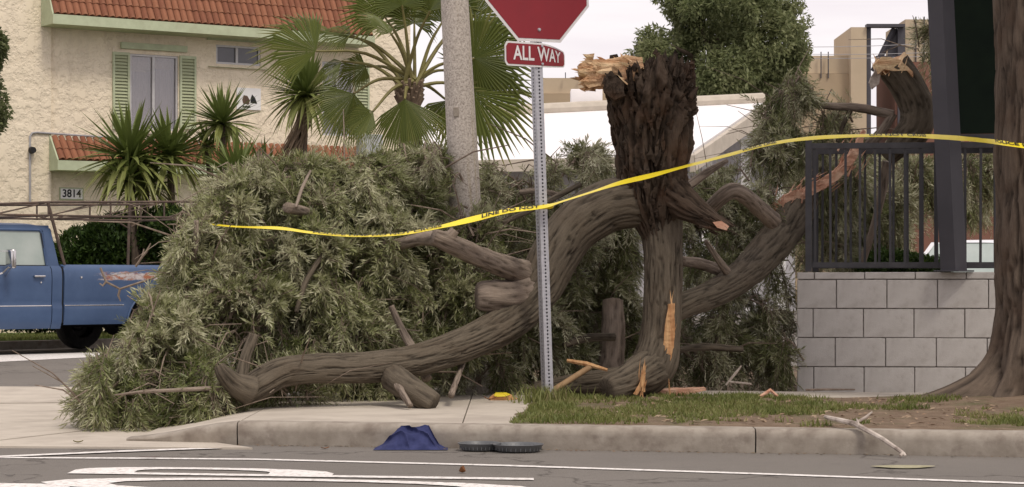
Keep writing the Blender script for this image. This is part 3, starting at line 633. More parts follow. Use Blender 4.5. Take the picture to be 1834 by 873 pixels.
def catmull(pts, k):
    pts = np.asarray(pts, float); q = np.vstack([2 * pts[0] - pts[1], pts, 2 * pts[-1] - pts[-2]]); out = []
    for i in range(1, len(q) - 2):
        for j in range(k):
            t = j / k; a, b, c, d = q[i - 1:i + 3]
            out.append(0.5 * (2 * b + (c - a) * t + (2 * a - 5 * b + 4 * c - d) * t * t + (3 * b - a - 3 * c + d) * t ** 3))
    out.append(q[-2]); return np.array(out)
def limb(name, pr, m, parent, n=40, amp=0.06, seg=0.02, freq=36.0, stretch=0.075, seed=1, lump=0.10, cap_m=None, ragged=0.0, split=None):
    """bark-covered limb along points with radii; furrows are real relief"""
    P4 = np.array([[*p, r] for p, r in pr]); cm = catmull(P4, 24)
    dl = np.r_[0, np.cumsum(np.linalg.norm(np.diff(cm[:, :3], axis=0), axis=1))]; ns = max(3, int(dl[-1] / seg)); ss = np.linspace(0, dl[-1], ns)
    c = np.stack([np.interp(ss, dl, cm[:, i]) for i in range(4)], 1); pos = c[:, :3]; rad = np.maximum(c[:, 3], 0.003)
    tg = np.gradient(pos, axis=0); tg /= np.linalg.norm(tg, axis=1, keepdims=True)
    A = np.empty_like(pos); a = np.cross(tg[0], [0, 0, 1.0]); a = a if np.linalg.norm(a) > .2 else np.cross(tg[0], [1.0, 0, 0])
    for i in range(ns): a = a - tg[i] * a.dot(tg[i]); a /= np.linalg.norm(a); A[i] = a
    Bv = np.cross(tg, A); th = np.linspace(0, 2 * np.pi, n, endpoint=False)
    rm = rad.mean(); q = np.stack([np.broadcast_to(np.cos(th) * rm, (ns, n)), np.broadcast_to(np.sin(th) * rm, (ns, n)), np.broadcast_to(ss[:, None], (ns, n))], -1)
    wq = q + .012 * (np.stack([fbm(q * 9, 2, seed + a) for a in (31, 32, 33)], -1) - .5) * np.array([1, 1, 4]); f1 = fbm(wq * np.array([freq, freq, freq * stretch]), 3, seed); ridge = np.clip(np.abs(2 * f1 - 1) * 5.5, 0, 1) ** .7; f2 = fbm(q * np.array([5, 5, 2.2]), 3, seed + 5)
    rr = rad[:, None] * (1 + lump * (f2 - .5) * 2) + np.minimum(rad[:, None], rm) * amp * (ridge - .8)
    if ragged:
        e = (vnoise(np.stack([np.cos(th) * 2.5, np.sin(th) * 2.5, th * 0], -1), seed + 3) - .5) * ragged
        sh = np.zeros((ns, n)); tail = np.clip((ss - ss[-1] + 0.25) / 0.25, 0, 1); sh = tail[:, None] * e[None, :]
        pos_ = pos[:, None, :] + tg[:, None, :] * sh[..., None]
    else: pos_ = pos[:, None, :]
    v = pos_ + (A[:, None, :] * np.cos(th)[None, :, None] + Bv[:, None, :] * np.sin(th)[None, :, None]) * rr[..., None]
    i = np.arange(ns - 1)[:, None] * n; k = np.arange(n)[None, :]; k2 = (k + 1) % n
    f = np.stack([i + k, i + k2, i + n + k2, i + n + k], -1).reshape(-1, 4)
    vv = np.vstack([v.reshape(-1, 3), pos[0], pos[-1] - tg[-1] * (0.02 if ragged else 0)]); e0, e1 = ns * n, ns * n + 1; kk = np.arange(n)
    tri = [(e0, (j + 1) % n, j) for j in range(n)] + [(e1, (ns - 1) * n + j, (ns - 1) * n + (j + 1) % n) for j in range(n)]
    me = bpy.data.meshes.new(name); me.from_pydata(vv.tolist(), [], f.tolist() + tri); me.update()
    attr(me, 'bark', np.vstack([q.reshape(-1, 3), [0, 0, 0], [0, 0, ss[-1]]]), 'FLOAT_VECTOR'); attr(me, 'relief', np.r_[np.clip(ridge, 0, 1).ravel(), .5, .5])
    me.materials.append(m)
    if cap_m is not None:
        me.materials.append(cap_m); mi = np.zeros(len(me.polygons), np.int32); mi[len(f) + n:] = 1; me.polygons.foreach_set('material_index', mi)
    return link(name, me, None, parent, True)
def limb_px(name, pts, m, parent, **kw):
    return limb(name, [(P(x, y, Yd), r * Yd / F) for x, y, Yd, r in pts], m, parent, **kw)

# background tree
bt = empty('background_tree', P(1300, 500, 70), 0, 'large full green tree rising behind the broken stump', 'tree'); bl = bt.location
def off(o, e): o.location = -e.location; return o
off(limb('trunk', [(P(1300, 520, 70), .35), (P(1305, 300, 70), .28), (P(1290, 150, 70), .18), (P(1285, 60, 70), .08)], M['bark_right'], bt, n=14, seg=.2), bt)
for (x, y) in ((1200, 80), (1390, 110), (1240, 20), (1360, 30)):
    off(limb('branch', [(P(1300, 230, 70), .16), (P((1300 + x) / 2, (150 + y) / 2, 70), .1), (P(x, y, 70 + random.uniform(-1, 1)), .03)], M['bark_right'], bt, n=8, seg=.2), bt)
bb = [(P(1290 + 145 * math.cos(a) * f + random.uniform(-14, 14), 78 + 92 * math.sin(a) * f + random.uniform(-12, 12), 70 + random.uniform(-2, 1)), (q_, q_, q_ * .8)) for a, f, q_ in [(random.uniform(0, 6.28), random.uniform(.75, 1.08), random.uniform(.25, .6)) for _ in range(70)]]
for x, y, r in ((1200, 60, 45), (1180, 100, 40), (1250, 40, 70), (1290, 90, 85), (1330, 30, 55), (1370, 80, 75), (1390, 130, 60), (1300, 140, 75), (1225, 130, 50), (1240, 8, 38), (1345, 150, 60), (1415, 110, 36), (1190, 75, 48), (1160, 75, 24), (1425, 60, 22), (1400, 30, 28), (1275, -8, 26)):
    c = P(x, y, 70 + random.uniform(-1.5, 1.5)); q = r * 70 / F; bb.append((c, (q, q * 1.1, q * .85)))
off(cloud('crown', bb, 80000, (.10, .22), (.02, .045), M['treeleaf'], bt, .42, .55, .35, .2, .9, 3, .45), bt)
# tree at the left edge
lt = empty('left_edge_tree', P(-70, 500, 26), 0, 'green leafy tree just showing at the left edge of the picture', 'tree')
off(limb('trunk', [(G(-110, 640), .14), (P(-105, 400, 26), .12), (P(-80, 100, 26), .05)], M['bark_right'], lt, n=12, seg=.1), lt)
bb = [(P(x, y, 26 + random.uniform(-.3, .3)), (r * 26 / F, r * 26 / F, r * 26 / F)) for x, y, r in ((-40, 90, 52), (-35, 190, 52), (-60, 140, 60), (-110, 120, 90), (-90, 220, 60), (-100, 30, 60), (-22, 215, 32), (-20, 80, 34))]
off(cloud('crown', bb, 26000, (.04, .08), (.012, .022), M['treeleaf'], lt, .25, .45, .3, .2, 3, 5, .3), lt)
# juniper hedge behind the truck
hd = empty('hedge', P(215, 500, 34.2), 0, 'low dark green bushy hedge against the stucco house behind the truck', 'hedge')
bb = [(P(x, y, 34.2 + random.uniform(-.25, .25)), (r * 34 / F * 1.2, .45, r * 34 / F)) for x, y, r in ((40, 545, 55), (-30, 530, 60), (100, 550, 55), (160, 550, 50), (230, 550, 50), (110, 470, 35), (150, 450, 45), (195, 435, 48), (240, 435, 50), (285, 430, 52), (330, 425, 55), (90, 490, 40), (170, 490, 60), (260, 490, 65), (340, 490, 65), (215, 420, 35), (300, 405, 35))]
off(cloud('foliage', bb, 42000, (.06, .13), (.012, .024), M['hedge'], hd, .25, .5, -.7, .22, 2.5, 7, .25), hd)
off(MB().tube([P(215, 560, 34.2), P(220, 500, 34.2), P(230, 450, 34.2)], [.05, .04, .02], 6).build('stem', M['twig'], hd), hd)
# low shrub inside the railing
sb = empty('railing_shrub', P(1590, 480, 19.6), 0, 'low rounded green shrub behind the dark railing', 'shrub')
bb = [(P(x, y, 19.6), (r * 19.6 / F * 1.3, .25, r * 19.6 / F)) for x, y, r in ((1580, 478, 30), (1610, 475, 26), (1640, 482, 28), (1670, 486, 26), (1560, 486, 24))]
off(cloud('foliage', bb, 7000, (.03, .06), (.006, .012), M['hedge'], sb, .3, .55, -.5, .2, 4, 9, .2), sb)
off(MB().tube([P(1600, 560, 19.6), P(1602, 500, 19.6)], [.02, .012], 6).build('stem', M['twig'], sb), sb)

# ------------------------------------------------------------------ yuccas
def yucca_leaf_me(L_, w, droop, tone):
    vs = []; n = 6
    for i in range(n + 1):
        t = i / n; ww = w * (0.55 + 0.9 * t - 1.45 * t ** 3) * (1 - t ** 6); z = -droop * t ** 2.2 * L_
        vs += [(L_ * t, -max(ww, .001), z + .25 * ww), (L_ * t, 0, z - .12 * ww), (L_ * t, max(ww, .001), z + .25 * ww)]
    f = []
    for i in range(n):
        for j in (0, 1): f.append((3 * i + j, 3 * i + 3 + j, 3 * i + 4 + j, 3 * i + 1 + j))
    me = bpy.data.meshes.new('leaf'); me.from_pydata(vs, [], f); me.update(); attr(me, 'tone', [tone + .15 * (i // 3) / n for i in range(len(vs))]); me.materials.append(M['yucca']); return me
YL = {k: [yucca_leaf_me(.62, .034, dr, tn) for dr, tn in ((0.02, .5), (.10, .35), (.25, .6), (.5, .75))] for k in ('a',)}
def yucca(heads, base, label, skirt=False):
    r = empty('yucca_plant', base, 0, label, 'yucca', 'yuccas in front of the stucco house')
    for (c, s, n) in heads:
        tr = [(Vector(base), .07), (Vector(base).lerp(c, .5) + Vector((.03, 0, 0)), .06), (c, .05)]
        off(limb('trunk', tr, M['bark_right'], r, n=10, seg=.06), r)
        rs = empty('rosette', c - r.location); rs.parent = r; s *= (1.12 if c.z > 3.2 else 1.35); n = int(n * 1.5)
        for i in range(n):
            el = math.asin(1 - 1.45 * (i + .5) / n); az = i * 2.39996 + random.uniform(-.2, .2); dr = 0 if el > .7 else 1 if el > .25 else 2 if el > -.1 else 3
            o = link('leaf', YL['a'][dr], None, rs, rot=(random.uniform(-.3, .3), -el + random.uniform(-.1, .1), az)); q = s * random.uniform(.8, 1.1); o.scale = (q, q, q)
        if skirt:
            mb = MB()
            for i in range(90):
                t = random.random(); top = c + Vector((random.uniform(-.07, .07), random.uniform(-.07, .07), -.1 - .35 * t)); d = Vector((random.uniform(-.22, .05) - .28 * t, random.uniform(-.15, .15), -.5 - .2 * random.random())) * s
                sd_ = Vector((.014, 0, 0)); m_ = top.lerp(top + d, .5) + Vector((random.uniform(-.03, .03), -.03, 0)); mb.add([top - sd_, top + sd_, m_ + sd_, m_ - sd_, top + d], [(0, 1, 2, 3), (3, 2, 4)])
            off(mb.build('dead_skirt', M['deadleaf'], r), r)
    return r
yucca([(P(232, 285, 34.0), 1.15, 90), (P(262, 335, 34.2), .9, 40), (P(228, 325, 33.8), .75, 46)], G(250, 618), 'broad spiky yucca left of the others, below the shuttered window')
yucca([(P(304, 280, 34.3), 1.0, 78)], G(310, 617), 'spiky yucca standing under the window beside the broad one')
yucca([(P(398, 222, 34.6), 1.0, 78), (P(372, 262, 34.6), .6, 30)], G(395, 616), 'tall spiky yucca below the small white picture on the wall')
yucca([(P(548, 172, 33.0), 1.05, 110)], G(520, 622), 'tallest yucca with a brown skirt of dead leaves near the palm', True)
yucca([(P(425, 320, 33.0), .95, 60), (P(475, 312, 33.4), .7, 36)], G(440, 622), 'low bright green yucca just above the fallen branches')

# ------------------------------------------------------------------ fan palm
PY = 31.0; pc = P(733, 160, PY)
palm = empty('fan_palm', (pc.x, PY, 0.1), 0, 'fan palm with broad pleated leaves behind the concrete pole', 'palm')
def frond(hx, hy, ang, size, dy=0.0, face=0.0, spread=112, droop=0.38, n=40):
    h = P(hx, hy, PY + dy); S = size * 1.22 * PY / F; a = R(ang)
    ax = Vector((math.cos(a), 0, math.sin(a))); nn = Vector((0, -1, 0)); nn = (Matrix.Rotation(R(face), 3, ax) @ nn); sx = ax.cross(nn)
    mb = MB(); tone = []; half = R(spread) / n
    for i in range(n):
        g_ = -R(spread) + 2 * R(spread) * (i + .5) / n; ln = S * (1 - .28 * abs(g_ / R(spread)) ** 2) * random.uniform(.92, 1.05); r1 = ln * random.uniform(.56, .66)
        def pt(an, r, lift=0.0):
            q = h + (ax * math.cos(an) + sx * math.sin(an)) * r + nn * (lift - .22 * (r / S) ** 2 * S * (abs(an) / 2)); q.z -= droop * S * max(0, r / S - .45) ** 1.6; return q
        e = r1 * half; jit = random.uniform(-.02, .02)
        tip = pt(g_ + jit, ln); tip.z -= random.uniform(.0, .10) * S
        mb.add([h, pt(g_ - half, r1), pt(g_, r1, e * .8), pt(g_ + half, r1), tip], [(0, 1, 2), (0, 2, 3), (1, 4, 2), (2, 4, 3)])
        t0 = random.uniform(.3, .6); tone += [t0, t0 + .05, t0 + .12, t0 + .05, min(1, t0 + .35)]
    me = mb.mesh('frond'); attr(me, 'tone', tone); o = link('frond', me, M['palm'], palm); off(o, palm)
    st = pc + Vector((random.uniform(-.1, .1), random.uniform(-.1, .1), random.uniform(-.1, .15))); md = st.lerp(h, .5) + Vector((0, 0, .12 * (h - st).length))
    pp = [Vector(catmull([st, md, h], 5)[k]) for k in range(11)]
    p_ = MB().tube(pp, [.035 - .02 * k / 10 for k in range(11)], 6).build('petiole', M['petiole'], o, smooth=True)
for a in [(850, 105, 8, 105, .1, 15), (846, 165, -38, 112, .2, -10), (725, 178, -86, 98, -.7, 10, 62, .25), (566, 92, 158, 104, -.2, 25, 78, .45), (690, 32, 118, 85, .2, 30, 110), (634, 168, 238, 88, -.3, -30, 75, .3),
          (628, 62, 175, 62, .3, 55, 80, .6), (742, 42, 92, 80, .5, 50), (792, 40, 58, 84, .3, 40), (820, 128, 20, 90, .8, 60), (655, 120, 200, 60, .6, -55, 90, .6), (770, 20, 70, 90, -.4, 65, 70), (668, 200, 215, 62, -.5, 35, 70, .5),
          (700, 60, 135, 60, -.5, 70, 80, .4), (800, 180, -55, 85, .5, 40), (612, 110, 205, 55, .2, 60, 70, .8), (850, 30, 35, 100, .6, 20), (720, 10, 100, 70, -.2, 20), (590, 60, 150, 45, .4, 65, 60, .9)]: frond(*a)
off(limb('trunk', [(G(745, 623, .1), .22), (P(742, 400, PY), .17), (P(736, 240, PY), .15), (pc, .13)], M['bark_right'], palm, n=20, amp=.25, seg=.04, freq=9, stretch=1.0), palm)
mb = MB()
for i in range(46):
    an = i * 2.4; z = -.02 - .28 * (i / 46); b0 = pc + Vector((.10 * math.cos(an), .10 * math.sin(an), z)); mb.tube([b0, b0 + Vector((.10 * math.cos(an), .10 * math.sin(an), .16))], [.035, .022], 5)
off(mb.build('leaf_bases', M['deadleaf'], palm), palm)

# ------------------------------------------------------------------ concrete lamp pole
lp = empty('lamp_pole', (P(852, 500, 17.05).x, 17.05, 0.05), 0, 'tapered pale concrete pole with a speckled surface in front of the palm', 'pole')
lp.rotation_euler = (0, R(-3.0), 0)
MB().lathe([(.0, 0), (.132, 0), (.128, .6), (.118, 1.8), (.104, 3.2), (.075, 8.0), (0, 8.0)], 32).build('shaft', M['aggregate'], lp, smooth=True)
MB().rbox((-.030, -.108, 2.22), (.045, .016, .075), .008).build('hand_hole_cover', M['kerb'], lp)
ub = P(662, 262, 33.2); u_ = MB().rbox((ub.x, ub.y, ub.z), (.34, .25, .34), .02, rot=Euler((0, 0, R(25)))).build('meter_cabinet', mat('pale_cabinet', (.55, .57, .58), (.48, .50, .52), 5, .5))
MB().rbox((ub.x, ub.y, ub.z / 2 - .1), (.07, .07, ub.z - .15), .005).build('support_post', M['galv'], u_)
tag(u_, 'pale grey metal cabinet on a post showing above the fallen leaves near the palm', 'cabinet')

# ------------------------------------------------------------------ blue pickup truck (u to the tail, w to the far side)
tk = empty('pickup_truck', TP, TH, 'old faded blue pickup truck with a worn bed side and a pipe rack', 'pickup truck')
def side_w(z):   # how far in from the widest line the near side stands at height z
    return float(np.interp(z, [.30, .36, .45, .62, .640, .655, .72, 1.0, 1.08, 1.14, 1.175, 1.19], [.075, .04, .012, .0, .006, .020, .010, .0, .006, .022, .055, .10]))
WB = 1.95
def side_panel(mb, u0, u1, z0, z1, near=True, nu=24, nz=18, arch=None):
    def fn(a, b):
        u = u0 + (u1 - u0) * a; zb = z0
        if arch and abs(u - arch[0]) < arch[2]: zb = max(z0, arch[1] + math.sqrt(max(0, arch[2] ** 2 - (u - arch[0]) ** 2)))
        z = zb + (z1 - zb) * b; w = side_w(z); return (u, w if near else WB - w, z)
    return mb.grid(fn, nu, nz)
RW, FW = 1.52, -1.92
bedm = MB()
for near in (True, False): side_panel(bedm, .035, 2.52, .39, 1.19, near, 60, 20, (RW, .36, .47))
for w0, w1 in ((.10, .19), (WB - .19, WB - .10)):
    bedm.bbox((.035, w0, 1.175), (2.52, w1, 1.192)); bedm.bbox((.035, (w1 - .012 if w0 < 1 else w0), .75), (2.52, (w1 if w0 < 1 else w0 + .012), 1.174))
bedm.bbox((.035, .19, .72), (2.52, WB - .19, .75)); bedm.bbox((.035, .03, .42), (.055, WB - .03, 1.17)); bedm.bbox((2.50, .05, .42), (2.53, WB - .05, 1.18))
bed_o = bedm.build('bed', M['truck'], tk, smooth=True)
mb = MB(); pts = [(RW + .47 * math.cos(R(a)), .004, .36 + .47 * math.sin(R(a))) for a in range(4, 180, 8)]; mb.tube(pts, .014, 6).build('arch_lip', M['truck'], bed_o, smooth=True)
cabm = MB()
for near in (True, False):
    side_panel(cabm, -.155, .0, .34, 1.175, near, 3, 20); side_panel(cabm, -1.42, -1.165, .34, 1.175, near, 5, 20)
cabm.bbox((-.01, .04, .42), (.0, WB - .04, 1.17)); cabm.bbox((-1.40, .08, .36), (-.01, WB - .08, .42))
# roof and pillars
def roof_fn(a, b):
    u = -1.02 + 1.0 * a; w = .16 + (WB - .32) * b; e = (abs(2 * a - 1) ** 5 + abs(2 * b - 1) ** 6) * .085; return (u, w, 1.745 - min(e, .12))
cabm.grid(roof_fn, 20, 24)
def quadprism(mb, a, b, c, d, t): mb.prism([a, b, c, d], (0, 0, 0), t); return mb
for s in (0, 1):
    f_ = (lambda w: w) if s == 0 else (lambda w: WB - w); t_ = (0, .035 if s == 0 else -.035, 0)
    quadprism(cabm, (-.17, f_(.075), 1.165), (-.0, f_(.075), 1.165), (-.075, f_(.165), 1.67), (-.20, f_(.165), 1.67), t_)      # rear pillar
    quadprism(cabm, (-1.40, f_(.075), 1.165), (-1.31, f_(.075), 1.165), (-.97, f_(.165), 1.67), (-1.03, f_(.165), 1.67), t_)   # front pillar
    quadprism(cabm, (-1.03, f_(.16), 1.64), (-.09, f_(.16), 1.64), (-.10, f_(.175), 1.71), (-1.0, f_(.175), 1.71), t_)        # drip rail
cabm.prism([(-.012, .09, 1.16), (-.012, WB - .09, 1.16), (-.03, WB - .1, 1.27), (-.03, .1, 1.27)], (0, 0, 0), (.02, 0, 0))
cab_o = cabm.build('cab', M['truck'], tk, smooth=True)
glt = mat('truck_glass', (.30, .36, .33), (.40, .45, .42), 1.5, .12, spec=.7)
for s in (0, 1):
    f_ = (lambda w: w) if s == 0 else (lambda w: WB - w); dm = MB(); side_panel(dm, -1.155, -.165, .345, 1.172, s == 0, 20, 20)
    dm.tube([(-.19, f_(.08), 1.175), (-.225, f_(.155), 1.62), (-.26, f_(.158), 1.645), (-.95, f_(.158), 1.645), (-1.24, f_(.085), 1.185)], .018, 6)
    dr = dm.build('door', M['truck'], tk, smooth=True)
    q = [(-.205, f_(.095), 1.172), (-1.24, f_(.095), 1.172), (-.955, f_(.165), 1.635), (-.245, f_(.165), 1.635)]
    MB().prism(q, (0, 0, 0), (0, .005, 0)).build('window_glass', glt, dr)
    MB().tube([(-.205 - .005, f_(.078), 1.175), (-1.25, f_(.078), 1.175)], .010, 6).tube([(-.24, f_(.14), 1.605), (-.19, f_(.084), 1.2)], .008, 5).build('window_seal', M['black'], dr)
    y = -.028 if s == 0 else WB + .028
    MB().rbox((-.37, y, 1.035), (.17, .022, .028), .008).rbox((-.44, y + (.012 if s == 0 else -.012), 1.035), (.03, .04, .024), .006).build('handle', M['chrome'], dr, smooth=True)
    MB().lathe([(0, 0), (.012, 0), (.012, .012), (0, .012)], 10, (-.34, y + .012, .955), 'y').build('lock', M['chrome'], dr)
    yo = -.16 if s == 0 else WB + .16
    mi = MB().rbox((-.90, yo, 1.26), (.07, .17, .25), .03, 3).build('mirror', M['chrome'], tk, smooth=True)
    yi = .0 if s == 0 else WB
    MB().tube([(-.90, yo, 1.18), (-1.0, yo + (.04 if s == 0 else -.04), 1.08), (-1.10, yi, 1.02)], .011, 6).tube([(-.90, yo, 1.14), (-.87, yi, 1.04)], .009, 6).tube([(-.91, yo, 1.36), (-1.12, yi + (.09 if s == 0 else -.09), 1.36)], .008, 5).build('mirror_arm', M['chrome'], mi)
fm = MB()
for near in (True, False): side_panel(fm, -2.62, -1.43, .36, 1.10, near, 40, 18, (FW, .36, .46))
def hood(a, b):
    u = -2.62 + 1.22 * a; w = .04 + (WB - .08) * b; return (u, w, 1.165 - .10 * abs(2 * b - 1) ** 5 - .06 * (1 - a) ** 2)
fm.grid(hood, 10, 20); fm.bbox((-2.63, .04, .55), (-2.61, WB - .04, 1.08)); fm.build('front_body', M['truck'], tk, smooth=True)
MB().prism([(-1.38, .10, 1.17), (-1.38, WB - .10, 1.17), (-1.03, WB - .19, 1.65), (-1.03, .19, 1.65)], (0, 0, 0), (.006, 0, 0)).build('windscreen', glt, tk)
MB().prism([(-.035, .16, 1.27), (-.035, WB - .16, 1.27), (-.075, WB - .2, 1.62), (-.075, .2, 1.62)], (0, 0, 0), (-.006, 0, 0)).build('rear_window', glt, tk)
MB().rbox((-2.70, WB / 2, .55), (.10, WB, .18), .03, 3).build('bumper', M['chrome'], tk, smooth=True)
MB().rbox((-2.635, WB / 2, .86), (.02, WB - .5, .20), .01).build('grille', M['black'], tk)
for w in (.22, WB - .22): MB().lathe([(0, -.02), (.08, -.02), (.09, 0)], 18, (0, 0, 0)).build('headlight', M['white'], tk, loc=(-2.645, w, .86), rot=(0, R(-90), 0))
MB().bbox((-2.5, .45, .42), (2.5, .52, .52)).bbox((-2.5, WB - .52, .42), (2.5, WB - .45, .52)).tube([(RW, .1, .36), (RW, WB - .1, .36)], .045, 8).lathe([(0, -.14), (.09, -.12), (.15, 0), (.09, .12), (0, .14)], 12, (RW, WB / 2, .36), 'y').tube([(-1, WB / 2, .45), (RW, WB / 2, .36)], .04, 8).bbox((.3, .55, .40), (1.0, 1.0, .46)).build('chassis', M['black'], tk)
rimm = mat('dark_rim', (.05, .048, .046), (.09, .085, .08), 9, .6)  # dark grey rim colour
MB().tube([(-1.15, .004, .648), (-.17, .004, .648)], .006, 5).build('crease_highlight', M['chrome'], tk); MB().tube([(.04, .004, .648), (1.0, .004, .648)], .006, 5).build('crease_highlight', M['chrome'], tk)  # bright strips along the body crease stand in for its highlight
MB().bbox((.001, .03, .42), (.034, .06, 1.16)).build('gap_shade', M['black'], tk); MB().rbox((.30, -.004, 1.02), (.03, .012, .03), .004).build('stake_pocket', M['chrome'], tk)  # black strip in the cab-bed gap puts its shade in as colour
def wheel_mesh():
    return [(.20, -.09), (.30, -.105), (.345, -.095), (.36, -.06), (.362, 0), (.36, .06), (.345, .095), (.30, .105), (.20, .09)]
for u in (FW, RW):
    for w in (.16, WB - .16):
        ty = MB().lathe(wheel_mesh(), 32, (0, 0, 0), 'y').build('wheel', M['rubber'], tk, smooth=True, loc=(u, w, .362))
        MB().lathe([(0, -.03), (.08, -.035), (.10, -.07), (.12, -.03), (.19, -.05), (.205, -.088)], 24, (0, 0, 0), 'y').build('rim', rimm, ty, smooth=True, rot=(0, 0, 0 if w < 1 else math.pi))
# pipe rack: a truss rail each side on slanted posts, crossbars between
rk = mat('rack_steel', (.075, .055, .045), (.13, .095, .075), 9, .75, c3=(.16, .10, .07), scale3=5, amt3=.6)
rack = empty('pipe_rack'); rack.parent = tk
def bar(a, b, r=.018): MB().tube([a, b], r, 6).build('bar', rk, rack)
for w in (.10, WB - .10):
    zt = lambda u: 2.02 + .028 * u; pts = [-1.75, -.95, -.15, .85, 1.75, 2.65]
    bar((-1.75, w, 1.93), (-.15, w, zt(-.15))); bar((-.15, w, zt(-.15)), (2.9, w, zt(2.9)))
    bar((-1.9, w, 1.83), (2.9, w, 1.86), .016)
    for k, u in enumerate(pts):
        bar((u, w, zt(u) - (.07 if u < -1 else 0)), (u, w, 1.835), .013)
    for k in range(len(pts) - 1): bar((pts[k], w, 1.84), (pts[k + 1], w, zt(pts[k + 1])), .009)
    bar((-.16, w, zt(-.15)), (.10, w, 1.19), .022); bar((2.45, w, zt(2.45)), (2.42, w, 1.19), .022)
    bar((-.10, w, 1.78), (.12, w, 1.85), .012); bar((-.10, w, 1.78), (-.32, w, 1.83), .012); bar((2.43, w, 1.74), (2.2, w, 1.85), .012); bar((2.43, w, 1.74), (2.65, w, 1.85), .012)
for u, z in ((-1.75, 1.93), (-.15, 1.84), (.85, 1.845), (2.45, 1.85)): bar((u, .10, z), (u, WB - .10, z), .016)

# ------------------------------------------------------------------ parked cars in the background
def car(loc, rz, paint, label, tall=1.0):
    r = empty('parked_car', loc, rz, label, 'car'); Ln, Wd, H = 4.5, 1.8, 1.48 * tall
    prof = [(-2.25, .35), (-2.24, .62), (-2.15, .82), (-1.2, .95), (-.95, .97), (1.75, .98), (2.15, .93), (2.24, .6), (2.22, .35)]
    def sec(u): return float(np.interp(u, [p[0] for p in prof[1:-1]], [p[1] for p in prof[1:-1]]))
    mb = MB()
    def body(a, b):
        u = -2.25 + 4.5 * a; zt = sec(u); end = 1 - .10 * abs(2 * a - 1) ** 6; th = -math.pi / 2 + math.pi * b     # section from near sill over the top to far sill
        k = 2 * b - 1
        if abs(k) > .5: z = .28 + (zt - .06 - .28) * (1 - abs(k)) / .5; w = Wd / 2 * end * math.copysign(1 - .06 * ((z - .55) / .4) ** 2, k)
        else: z = zt - .06 * (abs(k) / .5) ** 4; w = Wd / 2 * end * .96 * k / .5
        return (u, w, z)
    mb.grid(body, 30, 28); mb.bbox((-2.2, -.8, .26), (2.2, .8, .32)); b_ = mb.build('body', paint, r, smooth=True)
    lo, hi = .96, H
    cor = {'fb': (-1.05, lo), 'ft': (-.35, hi - .03), 'rt': (1.25, hi - .04), 'rb': (1.95, lo)}
    cm = MB()
    def roofg(a, b): u = -.38 + 1.66 * a; w = -.60 + 1.2 * b; return (u, w, hi - .05 * abs(2 * a - 1) ** 4 - .06 * abs(2 * b - 1) ** 4)
    cm.grid(roofg, 12, 12)
    for s in (-1, 1):
        for (x0, x1) in ((-1.05, -.36), (.35, .35), (1.95, 1.24)):
            cm.tube([(x0, s * .80, lo), (x1, s * .60, hi - .07)], .035, 6)
        cm.tube([(-.36, s * .60, hi - .07), (1.24, s * .60, hi - .08)], .035, 6)
    cm.build('cabin', paint, r, smooth=True)
    for s in (-1, 1):
        MB().prism([(-.98, s * .785, lo), (.32, s * .785, lo), (.32, s * .605, hi - .09), (-.36, s * .605, hi - .09)], (0, 0, 0), (0, -s * .01, 0)).build('side_window', M['glass'], r)
        MB().prism([(.38, s * .785, lo), (1.88, s * .785, lo), (1.22, s * .605, hi - .09), (.38, s * .605, hi - .09)], (0, 0, 0), (0, -s * .01, 0)).build('side_window', M['glass'], r)
        MB().rbox((-2.17, s * .62, .68), (.14, .34, .13), .03).build('headlight', M['white'], r); MB().rbox((2.19, s * .62, .72), (.1, .3, .16), .03).build('tail_light', M['red'], r)
        for u in (-1.42, 1.38):
            t = MB().lathe([(.18, -.09), (.30, -.1), (.32, -.05), (.32, .05), (.30, .1), (.18, .09)], 24, (0, 0, 0), 'y').build('wheel', M['rubber'], r, smooth=True, loc=(u, s * .82, .32)); MB().lathe([(0, s * .07), (.12, s * .08), (.19, s * .05)], 18, (0, 0, 0), 'y').build('rim', M['galv'], t)
    MB().prism([(-1.05, -.72, lo), (-1.05, .72, lo), (-.37, .56, hi - .06), (-.37, -.56, hi - .06)], (0, 0, 0), (.01, 0, 0)).build('windscreen', glt, r)
    MB().prism([(1.95, -.72, lo), (1.95, .72, lo), (1.25, .56, hi - .07), (1.25, -.56, hi - .07)], (0, 0, 0), (-.01, 0, 0)).build('rear_window', M['glass'], r)
    MB().rbox((-2.24, 0, .45), (.08, 1.6, .2), .03).build('bumper', M['black'], r); MB().rbox((2.24, 0, .45), (.08, 1.6, .2), .03).build('bumper', M['black'], r)
    return r
whp = mat('white_car_paint', (.78, .78, .80), (.74, .74, .76), 3, .3, spec=.5); dkp = mat('dark_car_paint', (.05, .055, .065), (.035, .04, .05), 3, .3, spec=.5)
car((P(1752, 500, 34).x, 34.0, 0), R(62), whp, 'white parked car seen through the bars of the dark railing', 1.08)
car((P(850, 500, 36).x, 38.0, 0.0), R(12), dkp, 'dark parked car mostly hidden behind the fallen branches', 1.45)

